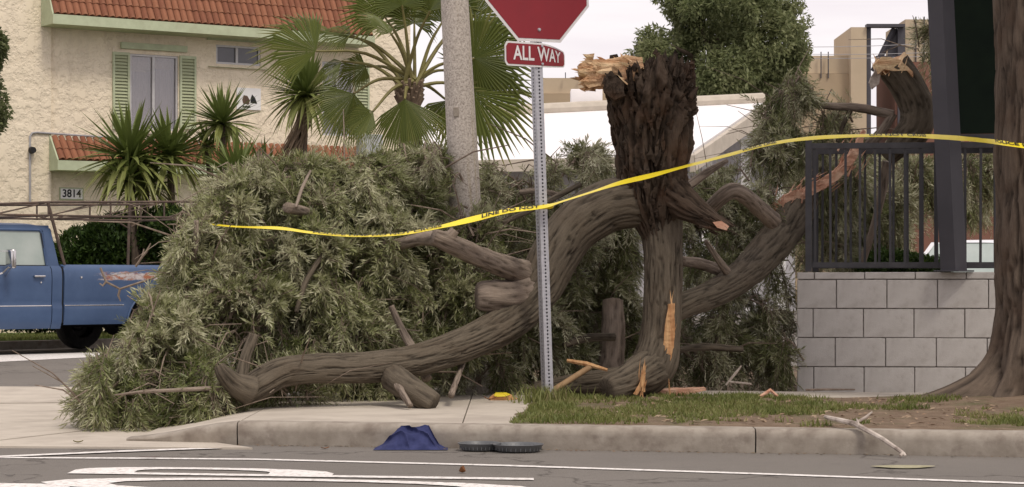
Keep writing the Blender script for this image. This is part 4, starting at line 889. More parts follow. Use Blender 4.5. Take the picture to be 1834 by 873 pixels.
# ------------------------------------------------------------------ painted block wall with railing
WO = P(1427, 690, 17.9); WR = R(-7)
bw = empty('block_wall', WO, WR, 'low wall of grey-white painted concrete blocks under the dark railing', 'wall')
WL = 3.7; zr = [(-.09, .148), (.148, .381), (.381, .614), (.614, .847), (.847, .908)]
MB().bbox((.012, .012, -.12), (WL - .01, .19, .895)).build('mortar', M['mortar'], bw)
first = [.135, .305, .13, .315, .14]; blk_cache = {}
for r_, (z0, z1) in enumerate(zr):
    x = 0.0; k = 0; j = .0075
    while x < WL - .05:
        ln = min((first[r_] if k == 0 else .398), WL - x); key = (r_, round(ln, 3))
        if key not in blk_cache:
            me = MB().rbox((ln / 2, .1, (z1 - z0) / 2), (ln - j, .205 if r_ < 4 else .215, z1 - z0 - j), .006, 2).mesh('block'); me.materials.append(M['block']); blk_cache[key] = me
        link('block' if r_ < 4 else 'cap_block', blk_cache[key], None, bw, loc=(x, random.uniform(-.004, .004), z0 + random.uniform(-.0015, .0015)), rot=(0, 0, random.uniform(-.004, .004)))
        x += ln; k += 1
zt_w = WO.z + .908
def rail(name, o, rz, length, z_lo, z_hi, nb, label, posts):
    r = empty(name, o, rz, label, 'railing'); zb = 0.0
    MB().bbox((0, -.02, z_lo), (length, .02, z_lo + .042)).build('bottom_rail', M['iron'], r); MB().bbox((0, -.024, z_hi - .045), (length, .024, z_hi)).build('top_rail', M['iron'], r)
    me = MB().bbox((-.010, -.010, z_lo + .0425), (.010, .010, z_hi - .0455)).mesh('bar'); me.materials.append(M['iron'])
    for i in range(nb):
        x = .055 + (length - .11) * i / (nb - 1)
        if any(abs(x - q) < .04 for q in posts): continue
        link('bar', me, None, r, loc=(x + random.uniform(-.003, .003), 0, 0), rot=(0, random.uniform(-.005, .005), 0))
    for q in posts: MB().bbox((q - .026, -.03, 0), (q + .026, .03, z_hi + .035)).build('post', M['iron'], r)
    return r
def wpt(x, y): return Vector((WO.x + math.cos(WR) * x - math.sin(WR) * y, WO.y + math.sin(WR) * x + math.cos(WR) * y, zt_w))
rail('railing', wpt(.095, .10), WR, 3.55, .035, 1.035, 30, 'dark iron railing along the front of the block wall', (.0, 3.5))
rail('railing', wpt(.155, .62), WR, 3.5, .03, 1.02, 30, 'second dark iron railing standing behind the front one', (.0, 3.45))
bed2 = MB().bbox((0.2, .205, -.1), (WL, 2.6, .83)).build('raised_bed', M['soil'], None); bed2.location = WO; bed2.rotation_euler = (0, 0, WR); tag(bed2, kind='structure')
# charcoal steel post and dark screen
pb = wpt(1.235, -.055); pb.z = zt_w
sp = empty('steel_post', pb, R(-38), 'tall leaning charcoal steel post rising past the railing', 'post')
bm_ = MB(); vs = []
for z, dx in ((0, 0), (3.2, -.155)):
    c0 = Matrix.Rotation(R(38), 3, 'Z') @ Vector((dx, 0, 0))
    for x, y in ((-.065, -.10), (.065, -.10), (.065, .10), (-.065, .10)): vs.append((x + c0.x, y + c0.y, z))
bm_.add(vs, [(0, 1, 5, 4), (1, 2, 6, 5), (2, 3, 7, 6), (3, 0, 4, 7), (4, 5, 6, 7), (0, 3, 2, 1)]).build('shaft', M['iron_post'], sp)
MB().rbox((0, 0, .006), (.22, .27, .012), .003).build('base_plate', M['iron_post'], sp)
q0 = wpt(1.22, .30); sc_ = empty('shade_screen', q0, WR, 'very dark green screen panel between the steel post and the street tree', 'screen')
def scr(a, b): return (.02 + 1.9 * a, .02 * math.sin(a * 17) + .008 * math.sin(b * 9 + a * 5), 1.115 + 2.4 * b)
MB().grid(scr, 40, 12).grid(lambda a, b: (scr(a, b)[0], scr(a, b)[1] + .02, scr(a, b)[2]), 40, 12).build('fabric', M['screen'], sc_, smooth=True)
MB().bbox((0, -.02, 1.07), (1.95, .05, 1.11)).bbox((1.9, -.03, 0), (1.96, .05, 3.5)).bbox((0, -.02, 3.52), (1.95, .05, 3.56)).build('frame', M['iron'], sc_)

# ------------------------------------------------------------------ street tree at the right
st = empty('street_tree', TREE, 0, 'rough brown trunk of a street tree with flaring roots at the right edge', 'tree')
ns, n = 190, 150; zz = np.concatenate([np.linspace(-.12, 1.0, 120), np.linspace(1.02, 4.6, ns - 120)]); th = np.linspace(0, 2 * np.pi, n, endpoint=False)
TT, ZZ = np.meshgrid(th, zz); lob = np.zeros_like(TT)
for a0, wd, am in ((R(185), .30, .85), (R(222), .22, .34), (R(262), .30, .26), (R(150), .3, .4), (R(330), .4, .4), (R(60), .4, .3)):
    dth = (TT - a0 + np.pi) % (2 * np.pi) - np.pi; lob += am * np.exp(-(dth / wd) ** 2) * np.exp(-np.maximum(ZZ + .02, 0) / (.15 if am > .5 else .20))
q = np.stack([np.cos(TT) * .33, np.sin(TT) * .33, ZZ], -1); f1 = fbm(q * np.array([24, 24, 3.6]), 3, 41); rd = np.clip(np.abs(2 * f1 - 1) * 4, 0, 1) ** .7
rr = .315 + .02 * np.exp(-ZZ) + lob + .034 * (rd - .7) + .05 * (fbm(q * 3, 3, 44) - .5) + .08 * lob * (fbm(q * np.array([8, 8, 8]), 3, 48) - .5)
lean = -.012 * ZZ
v = np.stack([np.cos(TT) * rr + lean, np.sin(TT) * rr, ZZ], -1)
i = np.arange(ns - 1)[:, None] * n; k = np.arange(n)[None, :]; k2 = (k + 1) % n
me = np_mesh('trunk', v.reshape(-1, 3), np.stack([i + k, i + k2, i + n + k2, i + n + k], -1).reshape(-1, 4)); attr(me, 'bark', q.reshape(-1, 3), 'FLOAT_VECTOR'); attr(me, 'relief', np.clip(rd, 0, 1).ravel())
link('trunk', me, M['bark_right'], st, True)
for az, up, ln in ((200, 40, 1.6), (20, 35, 2.0), (110, 45, 1.8), (300, 40, 1.7)):
    d = Vector((math.cos(R(az)) * math.cos(R(up)), math.sin(R(az)) * math.cos(R(up)), math.sin(R(up))))
    limb('limb', [(Vector((-.05, 0, 4.3)), .18), (Vector((-.05, 0, 4.5)) + d * ln * .5, .12), (Vector((-.05, 0, 4.5)) + d * ln, .06)], M['bark_right'], st, n=14, seg=.06)
cloud('crown', [((math.cos(a) * 1.3, math.sin(a) * 1.3, 6.1 + .4 * math.sin(3 * a)), (1.2, 1.2, .8)) for a in np.linspace(0, 6.28, 7)[:-1]] + [((0, 0, 6.6), (1.2, 1.2, .8))], 24000, (.07, .12), (.012, .02), M['treeleaf'], st, .3, .5, .3, .2, 2, 13, .2)

# ------------------------------------------------------------------ stop sign on a perforated post
SY = 15.8; sb_ = P(981, 715, SY); sb_.z = .14
sign = empty('stop_sign', sb_, 0, 'red stop sign with a bent ALL WAY plate on a perforated steel post', 'sign'); sign.rotation_euler = (0, R(-1.9), R(0))
def perforated(length, w, pitch=.0254, hr=.0078):
    mb = MB(); nc = int(length / pitch)
    for f in range(4):
        Rm = Matrix.Rotation(R(90 * f), 3, 'Z')
        for i in range(nc):
            z = i * pitch; o_ = [(-w / 2, 0), (-w / 2, pitch / 2), (-w / 2, pitch), (0, pitch), (w / 2, pitch), (w / 2, pitch / 2), (w / 2, 0), (0, 0)]
            i_ = [(hr * math.cos(R(a)), pitch / 2 + hr * math.sin(R(a))) for a in (225, 180, 135, 90, 45, 0, 315, 270)]
            vs = [Rm @ Vector((x, -w / 2, z + zz_)) for x, zz_ in o_ + i_]
            mb.add(vs, [(k, (k + 1) % 8, 8 + (k + 1) % 8, 8 + k) for k in range(8)])
    return mb
po = perforated(3.55, .062).build('post', M['galv'], sign); po.rotation_euler = (0, 0, R(28))
SR = R(36)   # plates turned so that their right side is farther away
face = empty('sign_face', (0, 0, 2.535)); face.parent = sign; face.rotation_euler = (0, 0, SR)
ap = .457; oc = lambda r: [(r / math.cos(R(22.5)) * math.cos(R(22.5 + 45 * k)), r / math.cos(R(22.5)) * math.sin(R(22.5 + 45 * k))) for k in range(8)]
MB().prism([(x, -.040, z + ap) for x, z in oc(ap)], (0, 0, 0), (0, .003, 0)).build('plate', M['signwhite'], face)
MB().prism([(x, -.0425, z + ap) for x, z in oc(ap - .022)], (0, 0, 0), (0, .002, 0)).build('red_field', M['red'], face)
v, fs = text_mesh('STOP', .42, .006); MB().add(np.stack([v[:, 0] * .72, np.full(len(v), -.0440), v[:, 1] + ap], 1), fs).build('lettering', M['signwhite'], face)
for z in (.085, .83): MB().lathe([(0, -.012), (.010, -.010), (.013, 0)], 12, (0, -.043, z), 'y').build('bolt', M['galv'], face, smooth=True)
# lower plate, its right end bent back and down to a blunt point
pl_w, pl_h = .61, .172
def bend(x, z, y):
    t = max(0, (x - .02) / (pl_w / 2)); return (x - .015 * t, y + .10 * t ** 1.6, z * (1 - .40 * t ** 1.3) - .012 * t)
def plate_mesh(inset, y, name, m, parent):
    w, h = pl_w / 2 - inset, pl_h / 2 - inset; r = .03 - inset * .5; mb = MB(); N = 40
    def top(x): e = max(0, abs(x) - (w - r)); return h - r + math.sqrt(max(r * r - e * e, 0))
    def fn(a, b): x = -w + 2 * w * a; zt = top(x); return bend(x, -zt + 2 * zt * b, y)
    return mb.grid(fn, N, 6).build(name, m, parent)
lower = empty('lower_plate', (-.0, 0, 2.535 - .094)); lower.parent = sign; lower.rotation_euler = (0, R(1.0), SR)
bk = plate_mesh(0, -.040, 'plate', M['signwhite'], lower); plate_mesh(.013, -.0425, 'red_field', M['red'], lower)
v, fs = text_mesh('ALL WAY', .125, .0022); w_ = v[:, 0].max() - v[:, 0].min(); v[:, 0] *= .47 / w_
MB().add([bend(x, z * 1.12 + .002, -.0452) for x, z, _ in v], fs).build('lettering', M['signwhite'], lower)
for z in (.062, -.062): MB().lathe([(0, -.010), (.008, -.008), (.010, 0)], 12, (.02, -.043, z), 'y').build('bolt', M['galv'], lower, smooth=True)

# ------------------------------------------------------------------ the fallen tree
ft = empty('fallen_tree', (0, 0, 0), 0, 'huge uprooted tree lying with its broken trunk upright and branches spread over the corner', 'tree')
BK, BG = M['bark'], M['bark_grey']
# upright broken trunk, ragged at the top
ns, n = 230, 180; z0, z1 = P(0, 440, 16.5).z, P(0, 108, 16.5).z; zz = np.linspace(z0, z1, ns); th = np.linspace(0, 2 * np.pi, n, endpoint=False); TT, ZZ = np.meshgrid(th, zz)
py = 500 - (ZZ - 1) * F / 16.5
cxp = np.interp(py, [100, 170, 230, 300, 380, 440], [1168, 1165, 1163, 1165, 1172, 1182]); rp = np.interp(py, [100, 140, 170, 230, 300, 340, 370, 400, 440], [70, 77, 75, 67, 61, 60, 52, 34, 18])
q = np.stack([np.cos(TT) * .31, np.sin(TT) * .31, ZZ], -1)
f1 = fbm(q * np.array([20, 20, 3.2]), 4, 61); rd = np.clip(np.abs(2 * f1 - 1) * 3.2, 0, 1) ** .7; f2 = fbm(q * np.array([6, 6, 3]), 4, 63); f3 = fbm(q * np.array([24, 24, 12]), 3, 66)
upk = np.clip((200 - py) / 100, 0, 1)
rr = rp * 16.5 / F * (1 + .10 * (f2 - .5) * 2) + (.060 + .02 * upk) * (rd - .7) + .07 * (f2 - .5) + .04 * (f3 - .5) * (1 + upk)
gouge = np.exp(-(((TT - R(278) + np.pi) % (2 * np.pi) - np.pi) / .18) ** 2) * np.exp(-((py - 290) / 90) ** 2) * .06 + np.exp(-(((TT - R(235) + np.pi) % (2 * np.pi) - np.pi) / .12) ** 2) * np.exp(-((py - 190) / 60) ** 2) * .05
rr -= gouge
topn = fbm(np.stack([np.cos(th) * 3, np.sin(th) * 3, th * 0], -1), 3, 70) - .5 + .5 * (vnoise(np.stack([np.cos(th) * 9, np.sin(th) * 9, th * 0], -1), 71) - .5)
dipL = .17 * np.exp(-(((th - R(205) + np.pi) % (2 * np.pi) - np.pi) / .55) ** 2)       # bitten away where the pale slab tore out
dipR = .30 * np.exp(-(((th - R(340) + np.pi) % (2 * np.pi) - np.pi) / .62) ** 2)
ZZ2 = ZZ + (np.clip((ZZ - (z1 - .45)) / .45, 0, 1)) * (.34 * topn - dipL - dipR)[None, :]
X0 = (cxp - 917) * 16.5 / F
v = np.stack([X0 + np.cos(TT) * rr, 16.5 + np.sin(TT) * rr * .92, ZZ2], -1)
# hollow, torn inside: rings going inwards and down
rings = [v.reshape(-1, 3)]; rim = v[-1]; cen = rim.mean(0)
bq = [q.reshape(-1, 3)]; brd = [np.clip(rd, 0, 1).ravel()]
for a_, dz in ((.86, -.02), (.70, -.10), (.50, -.16), (.28, -.14), (.06, -.18)):
    jit = (fbm(np.stack([np.cos(th) * 5, np.sin(th) * 5, th * 0 + a_ * 7], -1), 3, 75) - .5) * .16
    rg = cen + (rim - cen) * a_; rg[:, 2] = rim[:, 2] * a_ + (1 - a_) * cen[2] + dz + jit; rings.append(rg); bq.append(np.stack([np.cos(th) * .3 * a_, np.sin(th) * .3 * a_, th * 0 + z1 + .3], -1)); brd.append(np.full(n, .5))
nn = ns + 5; i = np.arange(nn - 1)[:, None] * n; k = np.arange(n)[None, :]; k2 = (k + 1) % n
me = np_mesh('broken_trunk', np.vstack(rings), np.stack([i + k, i + k2, i + n + k2, i + n + k], -1).reshape(-1, 4)); attr(me, 'bark', np.vstack(bq), 'FLOAT_VECTOR'); attr(me, 'relief', np.concatenate(brd))
trunk = link('broken_trunk', me, M['stump'], ft, True)
# loose bark strips and torn fibres on the trunk
mb = MB()
for i in range(420):
    a = random.uniform(math.pi * .95, math.pi * 2.08); yy = 115 + 330 * random.random() ** 1.3; cx = np.interp(yy, [100, 170, 230, 300, 380, 440], [1168, 1165, 1163, 1165, 1172, 1182]); r0_ = np.interp(yy, [100, 140, 170, 230, 300, 350, 400, 440], [70, 77, 75, 67, 61, 58, 34, 18]) * 16.5 / F
    c = Vector(((cx - 917) * 16.5 / F + math.cos(a) * r0_ * .99, 16.5 + math.sin(a) * r0_ * .92, 1 + (500 - yy) * 16.5 / F)); nrm = Vector((math.cos(a), math.sin(a), 0)); tng = Vector((-math.sin(a), math.cos(a), 0))
    up = (Vector((0, 0, 1)) + tng * random.uniform(-.35, .35) + nrm * random.uniform(-.12, .28)).normalized(); ln = random.uniform(.03, .15); wd = random.uniform(.006, .022)
    h0, h1 = c - up * ln / 2, c + up * ln / 2; b1 = nrm * random.uniform(.005, .022)
    mb.add([h0 - tng * wd * .5, h0 + tng * wd * .5, c + b1 + tng * wd, c + b1 - tng * wd, h1 + b1 * .4, c - nrm * .02 + tng * wd, c - nrm * .02 - tng * wd], [(0, 1, 2, 3), (3, 2, 4), (1, 5, 2), (0, 3, 6), (2, 5, 4), (3, 4, 6)])
o = mb.build('loose_bark', M['stump'], trunk); o['kind'] = 'stuff'
me = o.data; attr(me, 'bark', [tuple(v.co) for v in me.vertices], 'FLOAT_VECTOR'); attr(me, 'relief', rng.uniform(0, 1, len(me.vertices)))
# pale torn slab sticking out at the top left
def lump_mesh(name, outline, Y, depth, m, parent, amp=.02, seed=5, freq=14, sub=5, col=None):
    """thick jagged piece from an outline (px) with real depth, its surface torn by noise"""
    pts = [P(x, y, Y) for x, y in outline]; bm = bmesh.new(); vs = [bm.verts.new(p + Vector((0, -depth / 2, 0))) for p in pts]; f = bm.faces.new(vs)
    ext = bmesh.ops.extrude_face_region(bm, geom=[f]); bmesh.ops.translate(bm, verts=[e for e in ext['geom'] if isinstance(e, bmesh.types.BMVert)], vec=(0, depth, 0))
    bmesh.ops.triangulate(bm, faces=bm.faces)
    for _ in range(sub): 
        lim = [e for e in bm.edges if e.calc_length() > .018 * (1 if sub > 3 else 2)]
        if not lim: break
        bmesh.ops.subdivide_edges(bm, edges=lim, cuts=1); bmesh.ops.triangulate(bm, faces=bm.faces)
    co = np.array([v.co for v in bm.verts]); d = np.stack([fbm(co * freq * np.array([.6, 1, 1.6]), 4, seed + a) - .5 for a in range(3)], -1)
    for v, q in zip(bm.verts, d): v.co += Vector(q) * amp * 2
    bmesh.ops.recalc_face_normals(bm, faces=bm.faces); me = bpy.data.meshes.new(name); bm.to_mesh(me); bm.free()
    return link(name, me, m, parent, False)
lump_mesh('torn_wood', [(1036, 120), (1050, 111), (1085, 110), (1118, 103), (1146, 107), (1152, 124), (1136, 132), (1132, 146), (1118, 150), (1108, 138), (1096, 134), (1084, 142), (1074, 156), (1050, 159), (1042, 146), (1052, 139), (1037, 134)], 16.42, .30, M['palewood'], trunk, .028, 5, 12)
lump_mesh('torn_spike', [(1082, 165), (1085, 138), (1094, 128), (1104, 140), (1116, 150), (1120, 175), (1100, 180)], 16.22, .10, M['stump'], trunk, .02, 9, 12)
lump_mesh('torn_spike', [(1205, 200), (1222, 150), (1240, 158), (1243, 185), (1232, 205), (1214, 212)], 16.42, .16, M['stump'], trunk, .04, 25, 12)
for o in ft.children_recursive:
    if o.name.startswith('torn_spike'):
        me = o.data; attr(me, 'bark', [tuple(v.co) for v in me.vertices], 'FLOAT_VECTOR'); attr(me, 'relief', rng.uniform(.1, .9, len(me.vertices)))
def shards(name, spots, m, parent, n, ln, wd, seed=1):
    """bundle of long pointed splinters: spots are (centre, direction, scatter)"""
    rnd = random.Random(seed); mb = MB()
    for q in range(n):
        c, d, sc_ = spots[q % len(spots)]; c = Vector(c) + Vector((rnd.gauss(0, sc_[0]), rnd.gauss(0, sc_[1]), rnd.gauss(0, sc_[2]))); d = (Vector(d).normalized() + Vector((rnd.gauss(0, .16), rnd.gauss(0, .16), rnd.gauss(0, .16)))).normalized()
        L_ = rnd.uniform(*ln); w = rnd.uniform(*wd); a = d.cross(Vector((0, 0, 1)) if abs(d.z) < .8 else Vector((1, 0, 0))).normalized(); b = d.cross(a); th = rnd.uniform(0, 3.14); a, b = a * math.cos(th) + b * math.sin(th), b * math.cos(th) - a * math.sin(th)
        s0, s1, s2 = c - d * L_ * .4, c + d * L_ * .15 + a * w * rnd.uniform(-.5, .5), c + d * L_ * .6
        mb.add([s0 + a * w, s0 + b * w * .5, s0 - a * w, s0 - b * w * .5, s1 + a * w * .9, s1 + b * w * .4, s1 - a * w * .7, s1 - b * w * .4, s2], [(0, 1, 5, 4), (1, 2, 6, 5), (2, 3, 7, 6), (3, 0, 4, 7), (4, 5, 8), (5, 6, 8), (6, 7, 8), (7, 4, 8), (3, 2, 1, 0)])
    o = mb.build(name, m, parent); o['kind'] = 'stuff'; me = o.data
    attr(me, 'bark', [tuple(v.co) for v in me.vertices], 'FLOAT_VECTOR'); attr(me, 'relief', rng.uniform(.1, .9, len(me.vertices))); return o
shards('splinters', [(P(1050, 132, 16.4), (-1, -.1, .1), (.03, .08, .05)), (P(1085, 122, 16.4), (-1, -.2, .15), (.08, .09, .035)), (P(1118, 124, 16.36), (-.6, -.3, .4), (.05, .08, .04)), (P(1060, 148, 16.35), (-1, -.1, -.2), (.03, .06, .025))], M['palewood'], trunk, 170, (.03, .12), (.008, .026), 5)
shards('splinters', [(P(1150, 122, 16.42), (0, 0, 1), (.07, .10, .03)), (P(1180, 118, 16.42), (.1, 0, 1), (.05, .10, .04)), (P(1205, 138, 16.4), (.3, 0, 1), (.05, .10, .04)), (P(1228, 165, 16.42), (.6, 0, .8), (.03, .10, .06)), (P(1095, 150, 16.32), (-.3, 0, 1), (.03, .08, .04))], M['stump'], trunk, 200, (.04, .12), (.010, .030), 6)
shards('splinters', [(P(1390, 380, 18.25), (-.2, 0, 1), (.05, .05, .04)), (P(1420, 352, 18.25), (.5, 0, .8), (.07, .05, .04)), (P(1470, 328, 18.27), (.8, 0, .5), (.10, .03, .03)), (P(1520, 285, 18.28), (.5, 0, .9), (.06, .03, .06))], M['pinkwood'], ft, 80, (.06, .20), (.005, .014), 7)
shards('splinters', [(P(1200, 600, 16.27), (0, 0, 1), (.012, .012, .16)), (P(1150, 690, 15.94), (.2, 0, 1), (.015, .02, .05))], M['splint'], ft, 26, (.10, .26), (.004, .010), 8)
shards('splinters', [(P(1285, 400, 16.13), (1, -.2, -.4), (.05, .03, .03))], M['stump'], ft, 22, (.08, .2), (.005, .014), 9)
shards('splinters', [(P(1575, 118, 18.7), (-.4, 0, 1), (.03, .06, .03)), (P(1612, 122, 18.7), (.2, 0, 1), (.05, .06, .03))], M['palewood'], ft, 36, (.05, .14), (.005, .014), 10)
# great limb arching down to the left
limb_px('limb', [(1195, 366, 16.55, 40), (1140, 362, 16.5, 46), (1085, 372, 16.48, 46), (1030, 408, 16.45, 46), (992, 462, 16.4, 44), (962, 520, 16.3, 40), (918, 570, 16.1, 36), (850, 610, 15.8, 31), (760, 642, 15.45, 29), (660, 658, 15.2, 27), (565, 661, 15.0, 26), (505, 668, 14.9, 26), (465, 688, 14.8, 27), (438, 706, 14.75, 22), (428, 712, 14.74, 16)], BK, ft, n=110, amp=.13, seg=.010, freq=36, stretch=.075, seed=3, lump=.12)
# standing leg and the part of it along the ground
limb_px('limb', [(1174, 330, 16.6, 46), (1182, 390, 16.55, 40), (1187, 450, 16.5, 35), (1187, 530, 16.45, 35), (1183, 600, 16.4, 36), (1172, 650, 16.35, 42), (1140, 682, 16.35, 36), (1085, 690, 16.4, 28), (1030, 694, 16.5, 24), (960, 702, 16.6, 17)], BK, ft, n=100, amp=.13, seg=.010, freq=38, stretch=.075, seed=13, lump=.12)
limb_px('limb', [(1170, 655, 16.35, 38), (1135, 678, 16.1, 33), (1110, 690, 15.95, 28), (1092, 696, 15.88, 25), (1086, 698, 15.86, 20)], BK, ft, n=60, amp=.16, seg=.012, seed=17, lump=.14)
lump_mesh('split_wood', [(1197, 545), (1208, 544), (1208, 600), (1203, 640), (1193, 668), (1184, 676), (1189, 650), (1186, 630), (1190, 590)], 16.255, .07, M['splint'], ft, .008, 31, 16)
lump_mesh('split_wood', [(1150, 672), (1156, 668), (1152, 690), (1140, 708), (1133, 706), (1144, 690)], 15.93, .06, M['splint'], ft, .008, 33, 16)
# limb to the right, broken off behind the wall end
limb_px('limb', [(1180, 570, 16.6, 22), (1225, 548, 16.8, 22), (1275, 528, 17.1, 24), (1325, 498, 17.5, 27), (1370, 455, 17.9, 31), (1404, 412, 18.2, 34), (1428, 376, 18.35, 32), (1444, 352, 18.4, 24)], BK, ft, n=90, amp=.13, seg=.011, seed=23, lump=.12)
lump_mesh('torn_wood', [(1374, 402), (1382, 388), (1378, 372), (1388, 362), (1396, 372), (1404, 350), (1418, 342), (1440, 338), (1470, 322), (1500, 300), (1524, 272), (1545, 232), (1551, 236), (1540, 270), (1520, 304), (1492, 328), (1462, 346), (1440, 356), (1410, 374), (1388, 398)], 18.28, .10, M['pinkwood'], ft, .016, 41, 12)
# spur below the trunk pointing right
limb_px('broken_spur', [(1185, 325, 16.5, 38), (1212, 352, 16.4, 33), (1245, 376, 16.28, 25), (1275, 394, 16.18, 16), (1303, 407, 16.1, 6)], M['stump'], ft, n=60, amp=.40, seg=.010, seed=29, lump=.25, ragged=.12)
lump_mesh('split_wood', [(1276, 398), (1292, 396), (1306, 406), (1302, 413), (1284, 408)], 16.08, .03, M['pinkwood'], ft, .006, 37, 16)
# upright broken limb behind the railing
u_l = limb_px('limb', [(1590, 285, 18.9, 14), (1612, 258, 18.85, 24), (1638, 230, 18.85, 30), (1642, 195, 18.85, 31), (1624, 152, 18.8, 30), (1598, 114, 18.75, 30)], BK, ft, n=48, amp=.12, seg=.013, seed=43, ragged=.05, cap_m=M['palewood'])
lump_mesh('torn_wood', [(1564, 116), (1575, 104), (1592, 103), (1612, 110), (1632, 130), (1634, 140), (1622, 128), (1600, 130), (1580, 126), (1572, 134)], 18.68, .12, M['palewood'], ft, .012, 47, 14)
lump_mesh('torn_spike', [(1570, 112), (1566, 128), (1556, 148), (1562, 160), (1574, 150), (1577, 130)], 18.7, .05, M['deadwood'], ft, .01, 49, 14)
# smaller branches
small = [
    ([(1395, 165, 18.9, 3), (1430, 180, 18.9, 6), (1480, 190, 18.9, 7), (1540, 194, 18.9, 8), (1600, 206, 18.9, 8)], BG), ([(1600, 204, 18.9, 8), (1580, 235, 18.9, 9), (1555, 262, 18.95, 10)], BG), ([(1500, 255, 18.9, 3), (1510, 225, 18.9, 4), (1524, 196, 18.9, 5)], BK),
    ([(945, 492, 16.35, 24), (900, 476, 16.0, 21), (850, 456, 15.8, 19), (800, 434, 15.6, 17), (776, 424, 15.55, 14)], BG), ([(800, 430, 15.6, 15), (760, 428, 15.9, 12), (700, 440, 16.2, 9), (620, 434, 16.3, 7), (540, 418, 16.2, 5), (470, 432, 16.1, 4)], BG), ([(800, 432, 15.6, 12), (815, 412, 15.6, 8)], BG),
    ([(960, 520, 16.35, 34), (920, 530, 16.15, 32), (885, 532, 16.0, 30), (862, 532, 15.95, 28), (853, 532, 15.94, 22)], BG), ([(1268, 378, 17.1, 12), (1290, 356, 17.0, 14), (1312, 342, 17.0, 15), (1335, 352, 17.1, 15), (1360, 374, 17.3, 15), (1385, 396, 17.5, 15)], BG),
    ([(1228, 338, 16.9, 8), (1262, 312, 17.0, 7), (1302, 288, 17.1, 4)], BG), ([(700, 548, 15.75, 5), (722, 596, 15.75, 7), (748, 640, 15.7, 9), (765, 680, 15.6, 9)], BG), ([(705, 676, 15.2, 24), (735, 698, 15.0, 24), (768, 718, 14.9, 21), (778, 724, 14.88, 19)], BK),
    ([(712, 690, 15.0, 7), (725, 712, 14.8, 6), (735, 728, 14.72, 5)], BG), ([(832, 640, 15.9, 5), (822, 670, 15.6, 5), (808, 708, 15.1, 6)], BG), ([(1098, 540, 17.4, 18), (1098, 600, 17.3, 22), (1094, 660, 17.25, 25), (1092, 690, 17.2, 26)], BG),
    ([(515, 372, 15.6, 9), (540, 378, 15.9, 9), (562, 384, 16.2, 9)], BG), ([(400, 696, 14.7, 6), (340, 698, 14.5, 4), (260, 702, 14.4, 3), (205, 708, 14.35, 1.5)], BG), ([(448, 700, 14.72, 26), (420, 688, 14.65, 20), (400, 668, 14.6, 14), (392, 655, 14.6, 9)], BK),
    ([(1220, 468, 17.0, 9), (1250, 472, 17.2, 10), (1300, 488, 17.4, 11)], BG), ([(1302, 486, 17.2, 9), (1284, 462, 17.1, 6), (1264, 432, 17.0, 4)], BG), ([(1210, 628, 17.2, 6), (1260, 622, 17.3, 7), (1330, 626, 17.4, 5)], BK), ([(1010, 620, 16.9, 5), (1050, 606, 17, 7), (1100, 604, 17.1, 7)], BK),
    ([(740, 392, 16.6, 8), (650, 400, 16.9, 7), (600, 398, 17, 6)], BG), ([(530, 372, 15.5, 3), (540, 340, 15.7, 3), (556, 306, 15.9, 2)], BG), ([(352, 395, 15.4, 4), (350, 440, 15.4, 5), (346, 480, 15.5, 5)], BG), ([(590, 440, 15.8, 4), (550, 500, 15.6, 5), (530, 560, 15.5, 4)], BK),
    ([(900, 400, 16.6, 4), (960, 372, 16.6, 5), (1040, 330, 16.7, 5)], BK), ([(455, 600, 14.9, 9), (440, 640, 14.85, 10), (432, 680, 14.8, 12)], BK), ([(1590, 290, 19.0, 9), (1572, 380, 19.1, 7), (1545, 470, 19.2, 6)], BG), ([(930, 345, 17.5, 5), (965, 342, 17.5, 6), (1000, 350, 17.5, 5)], BG)]
for q, mm in small: limb_px('branch', q, mm, ft, n=32, amp=.14, seg=.013, seed=random.randrange(99), lump=.12)

